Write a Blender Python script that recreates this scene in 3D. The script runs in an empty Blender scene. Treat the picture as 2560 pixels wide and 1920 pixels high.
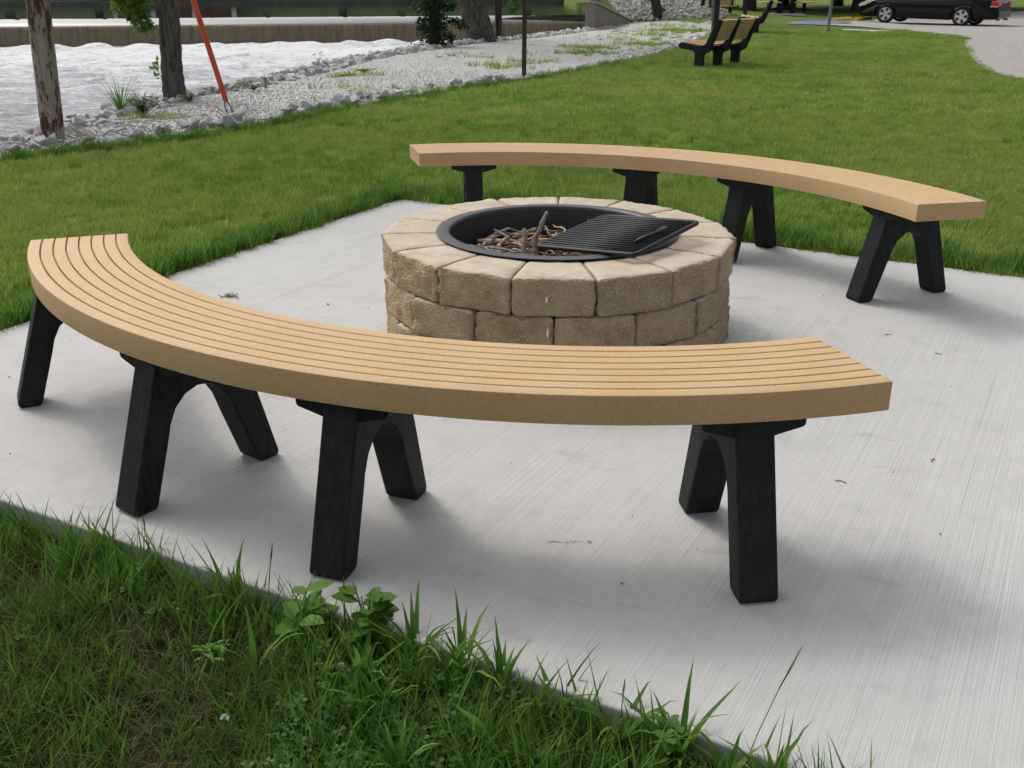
import bpy, bmesh, math, random
import numpy as np
from mathutils import Vector, Matrix, Euler, noise
R = math.radians
rnd = random.Random(7)
nr = np.random.RandomState(11)
SC = bpy.context.scene
COL = SC.collection

# ------------------------------------------------------------------ camera
CAMZ = 1.256
cam = bpy.data.cameras.new('camera')
cam.lens = 35.0; cam.sensor_width = 36.0; cam.clip_start = 0.05; cam.clip_end = 2000
camo = bpy.data.objects.new('camera', cam); COL.objects.link(camo)
camo.location = (0, 0, CAMZ); camo.rotation_euler = (math.pi / 2 - 0.384, 0, 0)
SC.camera = camo
SC.render.resolution_x = 1024; SC.render.resolution_y = 768

# ------------------------------------------------------------------ sky, sun, exposure
SUN_EL, SUN_AZ = R(50), R(-42)        # azimuth clockwise from +Y: the sun stands behind the river, to the left
w = bpy.data.worlds.new('World'); SC.world = w; w.use_nodes = True
nt = w.node_tree; bg = nt.nodes['Background']
sky = nt.nodes.new('ShaderNodeTexSky'); sky.sky_type = 'NISHITA'; sky.sun_disc = False
sky.sun_elevation = SUN_EL; sky.sun_rotation = SUN_AZ
sky.air_density = 1.0; sky.dust_density = 6.0; sky.ozone_density = 1.0
hs = nt.nodes.new('ShaderNodeHueSaturation'); hs.inputs['Saturation'].default_value = 0.3     # thin high cloud: a paler sky
nt.links.new(sky.outputs[0], hs.inputs['Color']); nt.links.new(hs.outputs[0], bg.inputs[0]); bg.inputs[1].default_value = 0.15
sl = bpy.data.lights.new('sun', 'SUN'); sl.energy = 0.5; sl.angle = R(7); sl.color = (1.0, 0.95, 0.86)
so = bpy.data.objects.new('sun', sl); COL.objects.link(so)
sdir = Vector((math.sin(SUN_AZ) * math.cos(SUN_EL), math.cos(SUN_AZ) * math.cos(SUN_EL), math.sin(SUN_EL)))
so.rotation_euler = sdir.to_track_quat('Z', 'Y').to_euler(); so.location = sdir * 50
SC.view_settings.view_transform = 'Standard'; SC.view_settings.look = 'None'
SC.view_settings.exposure = 0.42; SC.view_settings.gamma = 1.0

# ------------------------------------------------------------------ material helpers
class N:
    def __init__(s, name):
        s.m = bpy.data.materials.new(name); s.m.use_nodes = True
        s.t = s.m.node_tree; s.b = s.t.nodes['Principled BSDF']; s.out = s.t.nodes['Material Output']
    def n(s, typ, **kw):
        x = s.t.nodes.new(typ)
        for k, v in kw.items(): setattr(x, k, v)
        return x
    def l(s, a, b): s.t.links.new(a, b)
    def pos(s): return s.n('ShaderNodeNewGeometry').outputs['Position']
    def obj(s): return s.n('ShaderNodeTexCoord').outputs['Object']
    def rand(s): return s.n('ShaderNodeObjectInfo').outputs['Random']
    def map(s, vec, scale=(1, 1, 1), rot=(0, 0, 0), loc=(0, 0, 0)):
        # texture space: rotate by -rot first, then scale
        x = s.n('ShaderNodeMapping', vector_type='POINT')
        if any(rot):
            y = s.n('ShaderNodeVectorRotate', rotation_type='EULER_XYZ'); y.inputs['Rotation'].default_value = tuple(-a for a in rot)
            s.l(vec, y.inputs['Vector']); vec = y.outputs[0]
        x.inputs['Scale'].default_value = scale; x.inputs['Location'].default_value = loc
        s.l(vec, x.inputs['Vector']); return x.outputs[0]
    def noise(s, vec, scale, detail=4, rough=0.55, dist=0.0):
        x = s.n('ShaderNodeTexNoise'); x.inputs['Scale'].default_value = scale
        x.inputs['Detail'].default_value = detail; x.inputs['Roughness'].default_value = rough; x.inputs['Distortion'].default_value = dist
        s.l(vec, x.inputs['Vector']); return x.outputs[0]
    def voro(s, vec, scale, feature='F1', out='Distance'):
        x = s.n('ShaderNodeTexVoronoi', feature=feature); x.inputs['Scale'].default_value = scale
        s.l(vec, x.inputs['Vector']); return x.outputs[out]
    def ramp(s, f, stops, interp='LINEAR'):
        x = s.n('ShaderNodeValToRGB'); e = x.color_ramp.elements; x.color_ramp.interpolation = interp
        while len(e) > 1: e.remove(e[-1])
        for i, (p, c) in enumerate(stops):
            if not isinstance(c, (tuple, list)): c = (c, c, c)
            if i == 0: q = e[0]; q.position = p
            else: q = e.new(p)
            q.color = (*c[:3], 1)
        s.l(f, x.inputs[0]); return x.outputs[0]
    def mix(s, f, a, b, mode='MIX'):
        x = s.n('ShaderNodeMix', data_type='RGBA', blend_type=mode)
        for i, v in ((0, f), (6, a), (7, b)):
            if hasattr(v, 'is_linked'): s.l(v, x.inputs[i])
            elif i == 0: x.inputs[0].default_value = v
            else: x.inputs[i].default_value = (*v[:3], 1) if isinstance(v, (tuple, list)) else (v, v, v, 1)
        return x.outputs[2]
    def math(s, op, a, b=0.5, clamp=False):
        x = s.n('ShaderNodeMath', operation=op); x.use_clamp = clamp
        for i, v in ((0, a), (1, b)):
            if hasattr(v, 'is_linked'): s.l(v, x.inputs[i])
            else: x.inputs[i].default_value = v
        return x.outputs[0]
    def bump(s, h, dist=0.002, strength=1.0, prev=None):
        x = s.n('ShaderNodeBump'); x.inputs['Distance'].default_value = dist; x.inputs['Strength'].default_value = strength
        s.l(h, x.inputs['Height'])
        if prev is not None: s.l(prev, x.inputs['Normal'])
        return x.outputs[0]
    def fin(s, col=None, rough=0.8, normal=None, spec=0.3, metal=0.0):
        b = s.b
        if col is not None:
            if hasattr(col, 'is_linked'): s.l(col, b.inputs['Base Color'])
            else: b.inputs['Base Color'].default_value = (*col, 1)
        if hasattr(rough, 'is_linked'): s.l(rough, b.inputs['Roughness'])
        else: b.inputs['Roughness'].default_value = rough
        if normal is not None: s.l(normal, b.inputs['Normal'])
        b.inputs['Specular IOR Level'].default_value = spec; b.inputs['Metallic'].default_value = metal
        return s.m
def simple(name, col, rough=0.6, spec=0.3, metal=0.0, var=0.25, scale=30, bump=0.001):
    m = N(name); p = m.obj(); f = m.noise(p, scale, 5)
    c = m.mix(f, tuple(v * (1 - var) for v in col), tuple(min(1, v * (1 + var)) for v in col))
    return m.fin(c, rough, m.bump(f, bump) if bump else None, spec, metal)

def m_concrete():
    m = N('broomed_concrete'); p = m.pos(); ang = R(60.5)
    a = m.noise(m.map(p, (1.2, 330, 1), (0, 0, ang)), 1.0, 3, 0.6)
    b = m.noise(m.map(p, (0.5, 62, 1), (0, 0, ang)), 1.0, 4, 0.7)
    big = m.noise(p, 0.9, 5, 0.6); mid = m.noise(p, 7, 5, 0.65); fine = m.noise(p, 420, 2, 0.7)
    c = m.ramp(a, [(0.25, (0.40, 0.398, 0.388)), (0.75, (0.53, 0.528, 0.515))])
    c = m.mix(m.ramp(b, [(0.30, 0.75), (0.38, 0.0)]), c, (0.27, 0.268, 0.26))
    c = m.mix(m.ramp(big, [(0.35, 0.0), (0.7, 0.45)]), c, (0.43, 0.42, 0.405))
    c = m.mix(m.ramp(mid, [(0.50, 0.0), (0.75, 0.45)]), c, (0.33, 0.325, 0.315))
    c = m.mix(m.ramp(fine, [(0.28, 0.5), (0.42, 0.0)]), c, (0.22, 0.22, 0.22))
    # worn dark footprints and leaf stains, fixed to the slab
    st = m.noise(m.map(p, (2.2, 7.5, 1), (0, 0, R(-18))), 1.0, 5, 0.7)
    c = m.mix(m.ramp(st, [(0.60, 0.0), (0.72, 0.5)]), c, (0.27, 0.255, 0.24))
    h = m.math('ADD', m.math('MULTIPLY', a, 0.9), m.math('ADD', m.math('MULTIPLY', b, 0.9), m.math('MULTIPLY', fine, 0.5)))
    return m.fin(c, 0.88, m.bump(h, 0.0028, 0.9), 0.25)
def m_tan():
    m = N('tan_recycled_plank'); p = m.pos()
    f = m.noise(p, 260, 3, 0.75); g = m.noise(m.map(p, (8, 8, 90)), 1.0, 4, 0.6); big = m.noise(p, 5, 4)
    c = m.ramp(f, [(0.25, (0.33, 0.205, 0.095)), (0.5, (0.455, 0.293, 0.143)), (0.78, (0.585, 0.413, 0.228))])
    c = m.mix(m.ramp(big, [(0.35, 0.0), (0.7, 0.4)]), c, (0.52, 0.38, 0.215))
    return m.fin(c, m.ramp(big, [(0, 0.5), (1, 0.72)]), m.bump(m.math('ADD', f, g), 0.0012), 0.3)
def m_black(name='black_recycled_plastic', col=(0.008, 0.009, 0.010), scr=(0.030, 0.032, 0.033)):
    m = N(name); p = m.obj()
    f = m.noise(m.map(p, (60, 60, 9)), 1.0, 5, 0.7); g = m.noise(p, 7, 5, 0.7); h = m.noise(p, 150, 3)
    c = m.mix(m.ramp(m.math('MULTIPLY', f, g), [(0.22, 0.0), (0.42, 0.75)]), col, scr)
    return m.fin(c, m.ramp(g, [(0.2, 0.5), (0.8, 0.75)]), m.bump(m.math('ADD', f, h), 0.0014), 0.2)
def m_stone(top):
    m = N('cast_stone_top' if top else 'split_stone_face'); p = m.pos(); r = m.rand()
    big = m.noise(p, 11, 5, 0.65); sp = m.voro(p, 105); sp2 = m.voro(m.map(p, (1, 1, 1), loc=(3, 1, 7)), 210); fine = m.noise(p, 170, 3, 0.7)
    if top:
        c = m.ramp(big, [(0.3, (0.37, 0.30, 0.225)), (0.5, (0.475, 0.40, 0.315)), (0.72, (0.56, 0.49, 0.415))])
        c = m.mix(m.math('MULTIPLY', r, 0.6), c, (0.44, 0.37, 0.285))
        c = m.mix(m.ramp(sp, [(0.12, 0.45), (0.2, 0.0)]), c, (0.66, 0.60, 0.50))
        n = m.bump(m.math('ADD', fine, m.math('MULTIPLY', big, 0.8)), 0.003)
        return m.fin(c, 0.92, n, 0.2)
    c = m.ramp(big, [(0.3, (0.37, 0.24, 0.125)), (0.52, (0.55, 0.41, 0.245)), (0.75, (0.66, 0.53, 0.36))])
    c = m.mix(m.math('MULTIPLY', r, 0.75), c, (0.38, 0.295, 0.185))
    c = m.mix(m.ramp(sp, [(0.17, 0.85), (0.30, 0.0)]), c, (0.70, 0.64, 0.52))
    c = m.mix(m.ramp(sp2, [(0.16, 0.6), (0.25, 0.0)]), c, (0.50, 0.45, 0.35))
    c = m.mix(m.ramp(m.noise(p, 30, 5, 0.7), [(0.6, 0.0), (0.8, 0.4)]), c, (0.42, 0.37, 0.27))
    h = m.math('ADD', m.math('MULTIPLY', fine, 1.6), m.math('SUBTRACT', m.math('MULTIPLY', big, 2.0), m.math('MULTIPLY', sp, 1.6)))
    return m.fin(c, 0.95, m.bump(h, 0.006), 0.15)
def m_lawn():
    m = N('lawn_turf'); p = m.pos()
    big = m.noise(p, 0.45, 5, 0.6); mid = m.noise(m.map(p, (1, 2.2, 1)), 2.6, 5, 0.7); fine = m.noise(m.map(p, (1, 0.45, 1)), 38, 4, 0.8)
    c = m.ramp(mid, [(0.3, (0.055, 0.115, 0.018)), (0.55, (0.085, 0.155, 0.026)), (0.78, (0.15, 0.195, 0.048))])
    c = m.mix(m.ramp(big, [(0.40, 0.0), (0.64, 0.8)]), c, (0.165, 0.18, 0.055))
    c = m.mix(m.ramp(fine, [(0.3, 0.7), (0.55, 0.0)]), c, (0.02, 0.045, 0.01))
    c = m.mix(m.ramp(fine, [(0.62, 0.0), (0.8, 0.5)]), c, (0.19, 0.25, 0.08))
    return m.fin(c, 0.95, m.bump(fine, 0.05, 0.6), 0.1)
def m_soil():
    m = N('soil_thatch'); p = m.pos(); f = m.noise(p, 60, 6, 0.75); g = m.noise(p, 9, 4)
    c = m.ramp(f, [(0.3, (0.012, 0.011, 0.006)), (0.6, (0.045, 0.038, 0.018)), (0.8, (0.11, 0.09, 0.05))])
    c = m.mix(m.ramp(g, [(0.3, 0.0), (0.7, 0.6)]), c, (0.035, 0.055, 0.014))
    return m.fin(c, 0.98, m.bump(f, 0.02), 0.1)
def m_blade(name, stops, big_to, tip=1.0, mottle=0.45):
    m = N(name); p = m.pos(); r = m.rand()
    q = m.noise(p, mottle, 4, 0.65); q2 = m.noise(p, 3.2, 4, 0.7); f = m.noise(p, 60, 2, 0.6)
    v = m.math('ADD', m.math('MULTIPLY', r, 0.42), m.math('ADD', m.math('MULTIPLY', f, 0.35), m.math('MULTIPLY', q2, 0.45)))
    c = m.ramp(v, stops)
    c = m.mix(m.ramp(q, [(0.42, 0.0), (0.66, 0.75)]), c, big_to)
    m.l(c, m.b.inputs['Base Color']); m.b.inputs['Roughness'].default_value = 0.55; m.b.inputs['Specular IOR Level'].default_value = 0.25
    tr = m.n('ShaderNodeBsdfTranslucent'); m.l(c, tr.inputs[0]); ms = m.n('ShaderNodeMixShader'); ms.inputs[0].default_value = 0.38
    m.l(m.b.outputs[0], ms.inputs[1]); m.l(tr.outputs[0], ms.inputs[2]); m.l(ms.outputs[0], m.out.inputs[0])
    return m.m
def m_gravel(name='crushed_gravel', tint=(1, 1, 1), s=65):
    m = N(name); p = m.pos()
    x = m.n('ShaderNodeTexVoronoi'); x.inputs['Scale'].default_value = s; m.l(p, x.inputs['Vector'])
    sep = m.n('ShaderNodeSeparateColor'); m.l(x.outputs['Color'], sep.inputs[0])
    c = m.ramp(sep.outputs[0], [(0, (0.34 * tint[0], 0.33 * tint[1], 0.31 * tint[2])), (0.6, (0.50 * tint[0], 0.495 * tint[1], 0.48 * tint[2])), (1, (0.70 * tint[0], 0.70 * tint[1], 0.69 * tint[2]))])
    c = m.mix(m.ramp(x.outputs['Distance'], [(0.55, 0.0), (0.95, 0.65)]), c, (0.17, 0.165, 0.15))
    big = m.noise(p, 1.1, 5, 0.65)
    c = m.mix(m.ramp(big, [(0.45, 0.0), (0.75, 0.35)]), c, (0.30, 0.29, 0.25))
    h = m.math('SUBTRACT', 1.0, x.outputs['Distance'])
    return m.fin(c, 0.92, m.bump(h, 0.02), 0.2)
def m_rock(name, lo, mid, hi):
    m = N(name); p = m.obj(); r = m.rand()
    f = m.noise(p, 6, 6, 0.7); g = m.noise(p, 40, 4, 0.7)
    c = m.ramp(m.math('ADD', m.math('MULTIPLY', r, 0.75), m.math('MULTIPLY', f, 0.35)), [(0.08, lo), (0.35, mid), (0.9, hi)])
    c = m.mix(m.ramp(g, [(0.35, 0.5), (0.55, 0.0)]), c, tuple(v * 0.6 for v in mid))
    return m.fin(c, 0.9, m.bump(m.math('ADD', f, m.math('MULTIPLY', g, 0.4)), 0.06), 0.2)
def m_bark(name, a, b, s=1.0):
    m = N(name); p = m.obj()
    f = m.noise(m.map(p, (22 * s, 22 * s, 3.2 * s)), 1.0, 5, 0.65, 0.6); g = m.noise(m.map(p, (70 * s, 70 * s, 20 * s)), 1.0, 3)
    c = m.ramp(f, [(0.35, a), (0.62, b)]); c = m.mix(m.math('MULTIPLY', g, 0.4), c, a)
    return m.fin(c, 0.95, m.bump(m.math('ADD', f, m.math('MULTIPLY', g, 0.3)), 0.03), 0.1)
def m_pole():
    m = N('weathered_pole_wood'); p = m.obj()
    g = m.noise(m.map(p, (60, 60, 2.2)), 1.0, 5, 0.6); st = m.noise(m.map(p, (6, 6, 1.9), loc=(1.3, 0, 3.1)), 1.0, 5, 0.75, 0.4)
    c = m.ramp(g, [(0.3, (0.20, 0.165, 0.14)), (0.55, (0.31, 0.27, 0.235)), (0.75, (0.38, 0.345, 0.31))])
    c = m.mix(m.ramp(st, [(0.47, 0.0), (0.51, 0.95)]), c, m.ramp(g, [(0.3, (0.030, 0.015, 0.011)), (0.7, (0.14, 0.058, 0.038))]))
    return m.fin(c, 0.85, m.bump(g, 0.008), 0.2)
def m_foam():
    m = N('white_water'); p = m.pos()
    a = m.noise(m.map(p, (0.45, 0.8, 1), (0, 0, R(8))), 1.3, 9, 0.76, 1.6); b = m.noise(m.map(p, (1.1, 1.9, 1), (0, 0, R(8))), 3.2, 8, 0.8, 1.2)
    sep = m.n('ShaderNodeSeparateXYZ'); m.l(p, sep.inputs[0])
    near = m.ramp(m.math('DIVIDE', sep.outputs[1], 60.0), [(0.25, 0.0), (0.75, 0.14)])
    v = m.math('ADD', m.math('ADD', m.math('MULTIPLY', a, 0.5), m.math('MULTIPLY', b, 0.5)), near)
    c = m.ramp(v, [(0.45, (0.085, 0.095, 0.098)), (0.50, (0.22, 0.235, 0.255)), (0.555, (0.40, 0.42, 0.455)), (0.63, (0.82, 0.83, 0.85))])
    rg = m.ramp(v, [(0.42, 0.15), (0.55, 0.6)])
    return m.fin(c, rg, m.bump(v, 0.3), 0.5)
def m_fall():
    m = N('falling_brown_water'); p = m.obj()
    a = m.noise(m.map(p, (5.5, 0.15, 0.9)), 1.0, 5, 0.65, 0.3); b = m.noise(m.map(p, (20, 0.2, 1.6)), 1.0, 3)
    v = m.math('ADD', m.math('MULTIPLY', a, 0.7), m.math('MULTIPLY', b, 0.3))
    c = m.ramp(v, [(0.36, (0.085, 0.070, 0.042)), (0.5, (0.145, 0.118, 0.070)), (0.68, (0.19, 0.155, 0.098))])
    return m.fin(c, 0.3, m.bump(v, 0.03), 0.3)
def m_river():
    m = N('still_river_water'); p = m.pos()
    a = m.noise(m.map(p, (0.25, 1.6, 1)), 1.0, 3); return m.fin((0.02, 0.024, 0.016), 0.03, m.bump(a, 0.010), 0.5)
M = dict(conc=m_concrete(), tan=m_tan(), black=m_black(), stop=m_stone(True), sface=m_stone(False), lawn=m_lawn(), soil=m_soil(),
    gravel=m_gravel(), lot=m_gravel('parking_gravel', (0.82, 0.78, 0.77), 60), pole=m_pole(), foam=m_foam(), fall=m_fall(), river=m_river(),
    rock=m_rock('pale_limestone', (0.46, 0.40, 0.30), (0.70, 0.70, 0.69), (0.86, 0.87, 0.88)),
    brock=m_rock('grey_bank_rock', (0.20, 0.185, 0.15), (0.36, 0.34, 0.31), (0.55, 0.54, 0.51)),
    bark=m_bark('furrowed_bark', (0.035, 0.03, 0.026), (0.15, 0.135, 0.12)),
    bark2=m_bark('dark_bark', (0.022, 0.019, 0.016), (0.085, 0.075, 0.065), 0.7),
    steel=simple('black_painted_steel', (0.020, 0.022, 0.026), 0.42, 0.5, 0.0, 0.25, 20, 0.0006),
    grate=simple('black_grate_steel', (0.012, 0.014, 0.015), 0.5, 0.3, 0.0, 0.2, 60, 0.0006),
    wallc=simple('weathered_concrete_wall', (0.21, 0.185, 0.165), 0.9, 0.2, 0, 0.35, 2.2, 0.01),
    orange=simple('orange_plastic', (0.62, 0.095, 0.035), 0.45, 0.4, 0, 0.12, 5, 0),
    galv=simple('galvanised_steel', (0.22, 0.24, 0.25), 0.45, 0.5, 0.6, 0.2, 20, 0.0005),
    rust=simple('brown_post_steel', (0.085, 0.068, 0.06), 0.7, 0.3, 0, 0.3, 12, 0.001),
    timber=simple('dark_timber', (0.018, 0.020, 0.021), 0.7, 0.3, 0, 0.3, 9, 0.002),
    paint=simple('black_car_paint', (0.004, 0.004, 0.005), 0.22, 0.25, 0, 0.05, 3, 0),
    glass=simple('dark_car_glass', (0.006, 0.007, 0.008), 0.08, 0.4, 0, 0.05, 3, 0),
    rubber=simple('tyre_rubber', (0.018, 0.018, 0.018), 0.8, 0.2, 0, 0.2, 30, 0.001),
    alloy=simple('silver_alloy', (0.62, 0.64, 0.66), 0.28, 0.5, 0.75, 0.05, 5, 0),
    red=simple('red_lens', (0.55, 0.02, 0.03), 0.15, 0.6, 0, 0.1, 5, 0),
    lens=simple('clear_lens', (0.75, 0.76, 0.74), 0.12, 0.6, 0.3, 0.1, 30, 0),
    amber=simple('amber_lens', (0.75, 0.25, 0.04), 0.2, 0.6, 0, 0.1, 5, 0),
    yellow=simple('yellow_paint', (0.62, 0.42, 0.035), 0.6, 0.3, 0, 0.15, 8, 0.001),
    blue=simple('blue_paint', (0.09, 0.14, 0.23), 0.7, 0.3, 0, 0.25, 5, 0.001),
    white=simple('white_paint', (0.78, 0.80, 0.82), 0.6, 0.3, 0, 0.08, 8, 0.0005),
    dgrey=simple('dark_grey_lid', (0.12, 0.12, 0.13), 0.8, 0.2, 0, 0.2, 8, 0.001),
    ash=simple('ash_and_char', (0.035, 0.030, 0.027), 0.98, 0.1, 0, 0.7, 55, 0.01),
    stickg=simple('grey_dead_wood', (0.26, 0.225, 0.19), 0.9, 0.1, 0, 0.7, 45, 0.005),
    stickb=simple('brown_dead_wood', (0.145, 0.088, 0.055), 0.9, 0.1, 0, 0.5, 35, 0.004),
    stickt=simple('tan_dead_wood', (0.38, 0.28, 0.18), 0.9, 0.1, 0, 0.35, 35, 0.003),
    straw=simple('straw', (0.52, 0.42, 0.24), 0.8, 0.2, 0, 0.2, 20, 0),
    brick=simple('red_brick', (0.18, 0.07, 0.045), 0.9, 0.2, 0, 0.3, 3, 0),
    clover=simple('clover_white', (0.62, 0.64, 0.56), 0.8, 0.2, 0, 0.25, 300, 0),
    blade=m_blade('lawn_blade', [(0.30, (0.062, 0.15, 0.016)), (0.55, (0.15, 0.27, 0.032)), (0.80, (0.30, 0.41, 0.085))], (0.32, 0.36, 0.095)),
    blade2=m_blade('rough_blade', [(0.30, (0.022, 0.065, 0.009)), (0.55, (0.055, 0.13, 0.016)), (0.85, (0.17, 0.26, 0.05))], (0.105, 0.135, 0.032), mottle=1.6),
    dead=m_blade('dead_blade', [(0.30, (0.055, 0.042, 0.020)), (0.6, (0.13, 0.10, 0.05)), (0.9, (0.27, 0.22, 0.13))], (0.10, 0.085, 0.045), mottle=1.6),
    weed=m_blade('fresh_blade', [(0.30, (0.038, 0.105, 0.012)), (0.6, (0.088, 0.20, 0.024)), (0.9, (0.22, 0.34, 0.06))], (0.08, 0.18, 0.025), mottle=2.0),
    cl=m_blade('clover_leaf', [(0.30, (0.018, 0.065, 0.010)), (0.6, (0.045, 0.13, 0.018)), (0.9, (0.10, 0.20, 0.03))], (0.035, 0.11, 0.015), mottle=2.0),
    leaf=m_blade('tree_leaf', [(0.30, (0.04, 0.085, 0.012)), (0.6, (0.08, 0.16, 0.022)), (0.9, (0.17, 0.27, 0.04))], (0.06, 0.13, 0.018)),
    dleaf=m_blade('dark_leaf', [(0.30, (0.010, 0.026, 0.008)), (0.6, (0.022, 0.050, 0.012)), (0.9, (0.05, 0.09, 0.02))], (0.016, 0.04, 0.01)))

# ------------------------------------------------------------------ mesh helpers
class MB:
    def __init__(s): s.v = []; s.f = []; s.mi = []
    def add(s, v, f, mi=0):
        o = len(s.v); s.v += [tuple(p) for p in v]; s.f += [tuple(o + i for i in q) for q in f]; s.mi += [mi] * len(f)
    def box(s, c, d, rot=0.0, mi=0, tilt=None):
        m = Matrix.Rotation(rot, 3, 'Z')
        if tilt is not None: m = m @ tilt
        hx, hy, hz = d[0] / 2, d[1] / 2, d[2] / 2
        vs = [Vector(c) + m @ Vector((x * hx, y * hy, z * hz)) for x in (-1, 1) for y in (-1, 1) for z in (-1, 1)]
        s.add(vs, [(0, 1, 3, 2), (4, 6, 7, 5), (0, 4, 5, 1), (2, 3, 7, 6), (0, 2, 6, 4), (1, 5, 7, 3)], mi)
    def tube(s, pts, rad, seg=10, caps=True, mi=0):
        pts = [Vector(p) for p in pts]; n = len(pts)
        if not hasattr(rad, '__len__'): rad = [rad] * n
        vs = []; up = None
        for i, p in enumerate(pts):
            t = (pts[min(i + 1, n - 1)] - pts[max(i - 1, 0)]).normalized()
            if up is None: up = Vector((0, 0, 1)) if abs(t.z) < 0.9 else Vector((1, 0, 0))
            a = t.cross(up).normalized(); b = a.cross(t).normalized(); up = b
            for k in range(seg):
                q = 2 * math.pi * k / seg; vs.append(p + (a * math.cos(q) + b * math.sin(q)) * rad[i])
        fs = [(i * seg + k, i * seg + (k + 1) % seg, (i + 1) * seg + (k + 1) % seg, (i + 1) * seg + k) for i in range(n - 1) for k in range(seg)]
        if caps: fs += [tuple(range(seg))[::-1], tuple((n - 1) * seg + k for k in range(seg))]
        s.add(vs, fs, mi)
    def prism(s, prof, axis_o, u, v, w0, w1, wd, mi=0):
        # polygon prof [(a,b)] placed at axis_o + a*u + b*v, extruded along wd from w0 to w1
        o, u, v, wd = Vector(axis_o), Vector(u), Vector(v), Vector(wd); n = len(prof)
        vs = [o + u * a + v * b + wd * w0 for a, b in prof] + [o + u * a + v * b + wd * w1 for a, b in prof]
        fs = [tuple(range(n)), tuple(range(2 * n - 1, n - 1, -1))] + [(i, n + i, n + (i + 1) % n, (i + 1) % n) for i in range(n)]
        s.add(vs, fs, mi)
    def lathe(s, prof, seg=64, c=(0, 0, 0), mi=0, closed=False):
        n = len(prof); vs = []
        for k in range(seg):
            a = 2 * math.pi * k / seg
            vs += [(c[0] + r * math.cos(a), c[1] + r * math.sin(a), c[2] + z) for r, z in prof]
        fs = []
        for k in range(seg):
            k2 = (k + 1) % seg
            for i in range(n if closed else n - 1):
                j = (i + 1) % n; fs.append((k * n + i, k2 * n + i, k2 * n + j, k * n + j))
        s.add(vs, fs, mi)
    def mesh(s, name, mats, smooth=False):
        me = bpy.data.meshes.new(name); me.from_pydata([tuple(v) for v in s.v], [], s.f); me.update()
        if not isinstance(mats, (list, tuple)): mats = [mats]
        for m in mats: me.materials.append(m)
        if len(mats) > 1: me.polygons.foreach_set('material_index', s.mi)
        bm = bmesh.new(); bm.from_mesh(me); bmesh.ops.recalc_face_normals(bm, faces=bm.faces); bm.to_mesh(me); bm.free()
        if smooth:
            me.polygons.foreach_set('use_smooth', [True] * len(me.polygons))
        return me
    def build(s, name, mats, parent=None, smooth=False, bevel=0.0, auto=None, seg=2):
        o = link(name, s.mesh(name, mats, smooth), parent)
        if bevel: 
            b = o.modifiers.new('bevel', 'BEVEL'); b.width = bevel; b.segments = seg; b.limit_method = 'ANGLE'; b.angle_limit = R(35)
        if auto: autosmooth(o, auto)
        return o
def autosmooth(o, deg=35):
    me = o.data; me.polygons.foreach_set('use_smooth', [True] * len(me.polygons))
    bm = bmesh.new(); bm.from_mesh(me)
    for e in bm.edges:
        if len(e.link_faces) == 2 and e.calc_face_angle(0) > R(deg): e.smooth = False
    bm.to_mesh(me); bm.free()
def link(name, me, parent=None):
    o = bpy.data.objects.new(name, me); COL.objects.link(o)
    if parent: o.parent = parent
    return o
def tag(o, label=None, cat=None, group=None, kind=None):
    if label: o['label'] = label
    if cat: o['category'] = cat
    if group: o['group'] = group
    if kind: o['kind'] = kind
    return o
def thing(name, label, cat, loc=(0, 0, 0), rz=0.0, group=None):
    o = bpy.data.objects.new(name, None); COL.objects.link(o); o.location = loc; o.rotation_euler = (0, 0, rz)
    o.empty_display_size = 0.1
    return tag(o, label, cat, group)
def dup(o, parent=None):
    kids = [c for c in bpy.data.objects if c.parent == o]
    c = o.copy(); COL.objects.link(c); c.parent = parent
    for k in kids: dup(k, c)
    return c
def npmesh(name, V, F, mat):
    me = bpy.data.meshes.new(name); V = np.asarray(V, np.float32); F = np.asarray(F, np.int32)
    me.vertices.add(len(V)); me.vertices.foreach_set('co', V.ravel())
    k = F.shape[1]; me.loops.add(F.size); me.loops.foreach_set('vertex_index', F.ravel())
    me.polygons.add(len(F)); me.polygons.foreach_set('loop_start', np.arange(0, F.size, k, dtype=np.int32))
    me.materials.append(mat); me.update(calc_edges=True); me.validate(); return me
def inpoly(x, y, poly):
    x = np.asarray(x); y = np.asarray(y); c = np.zeros(x.shape, bool); n = len(poly)
    for i in range(n):
        x1, y1 = poly[i]; x2, y2 = poly[(i + 1) % n]
        t = ((y1 > y) != (y2 > y)) & (x < (x2 - x1) * (y - y1) / (y2 - y1 + 1e-12) + x1); c ^= t
    return c

# ------------------------------------------------------------------ plan of the place
SLAB = [(-0.70, 6.20), (3.79, 3.57), (2.20, 0.44), (-2.40, 2.86)]
LEDGE = [(-7.5, 1.5), (-5.6, 5.0), (-4.6, 6.8), (-3.9, 7.68), (-3.5, 8.11), (-3.02, 8.51), (-2.73, 8.95), (-2.23, 9.81), (-1.92, 10.73), (-1.18, 12.05), (-0.41, 13.44), (0.11, 14.17), (0.64, 15.11), (1.81, 17.6), (2.75, 19.82), (3.75, 22.6), (4.75, 25.85), (5.8, 30.0), (6.6, 34.0), (7.0, 37.5), (7.2, 42)]
REDGE = [(-8.6, 2.2), (-6.4, 5.6), (-5.0, 7.3), (-4.3, 8.2), (-4.2, 8.7), (-4.15, 9.3), (-4.15, 9.9), (-4.1, 10.6), (-4.05, 11.5), (-3.9, 12.4), (-3.53, 13.46), (-3.3, 14.6), (-3.1, 15.8), (-2.85, 17.8), (-2.4, 19.7), (-1.8, 21.4), (-1.19, 23.0), (0.0, 24.79), (2.02, 29.2), (3.6, 34.6), (4.2, 40)]
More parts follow.
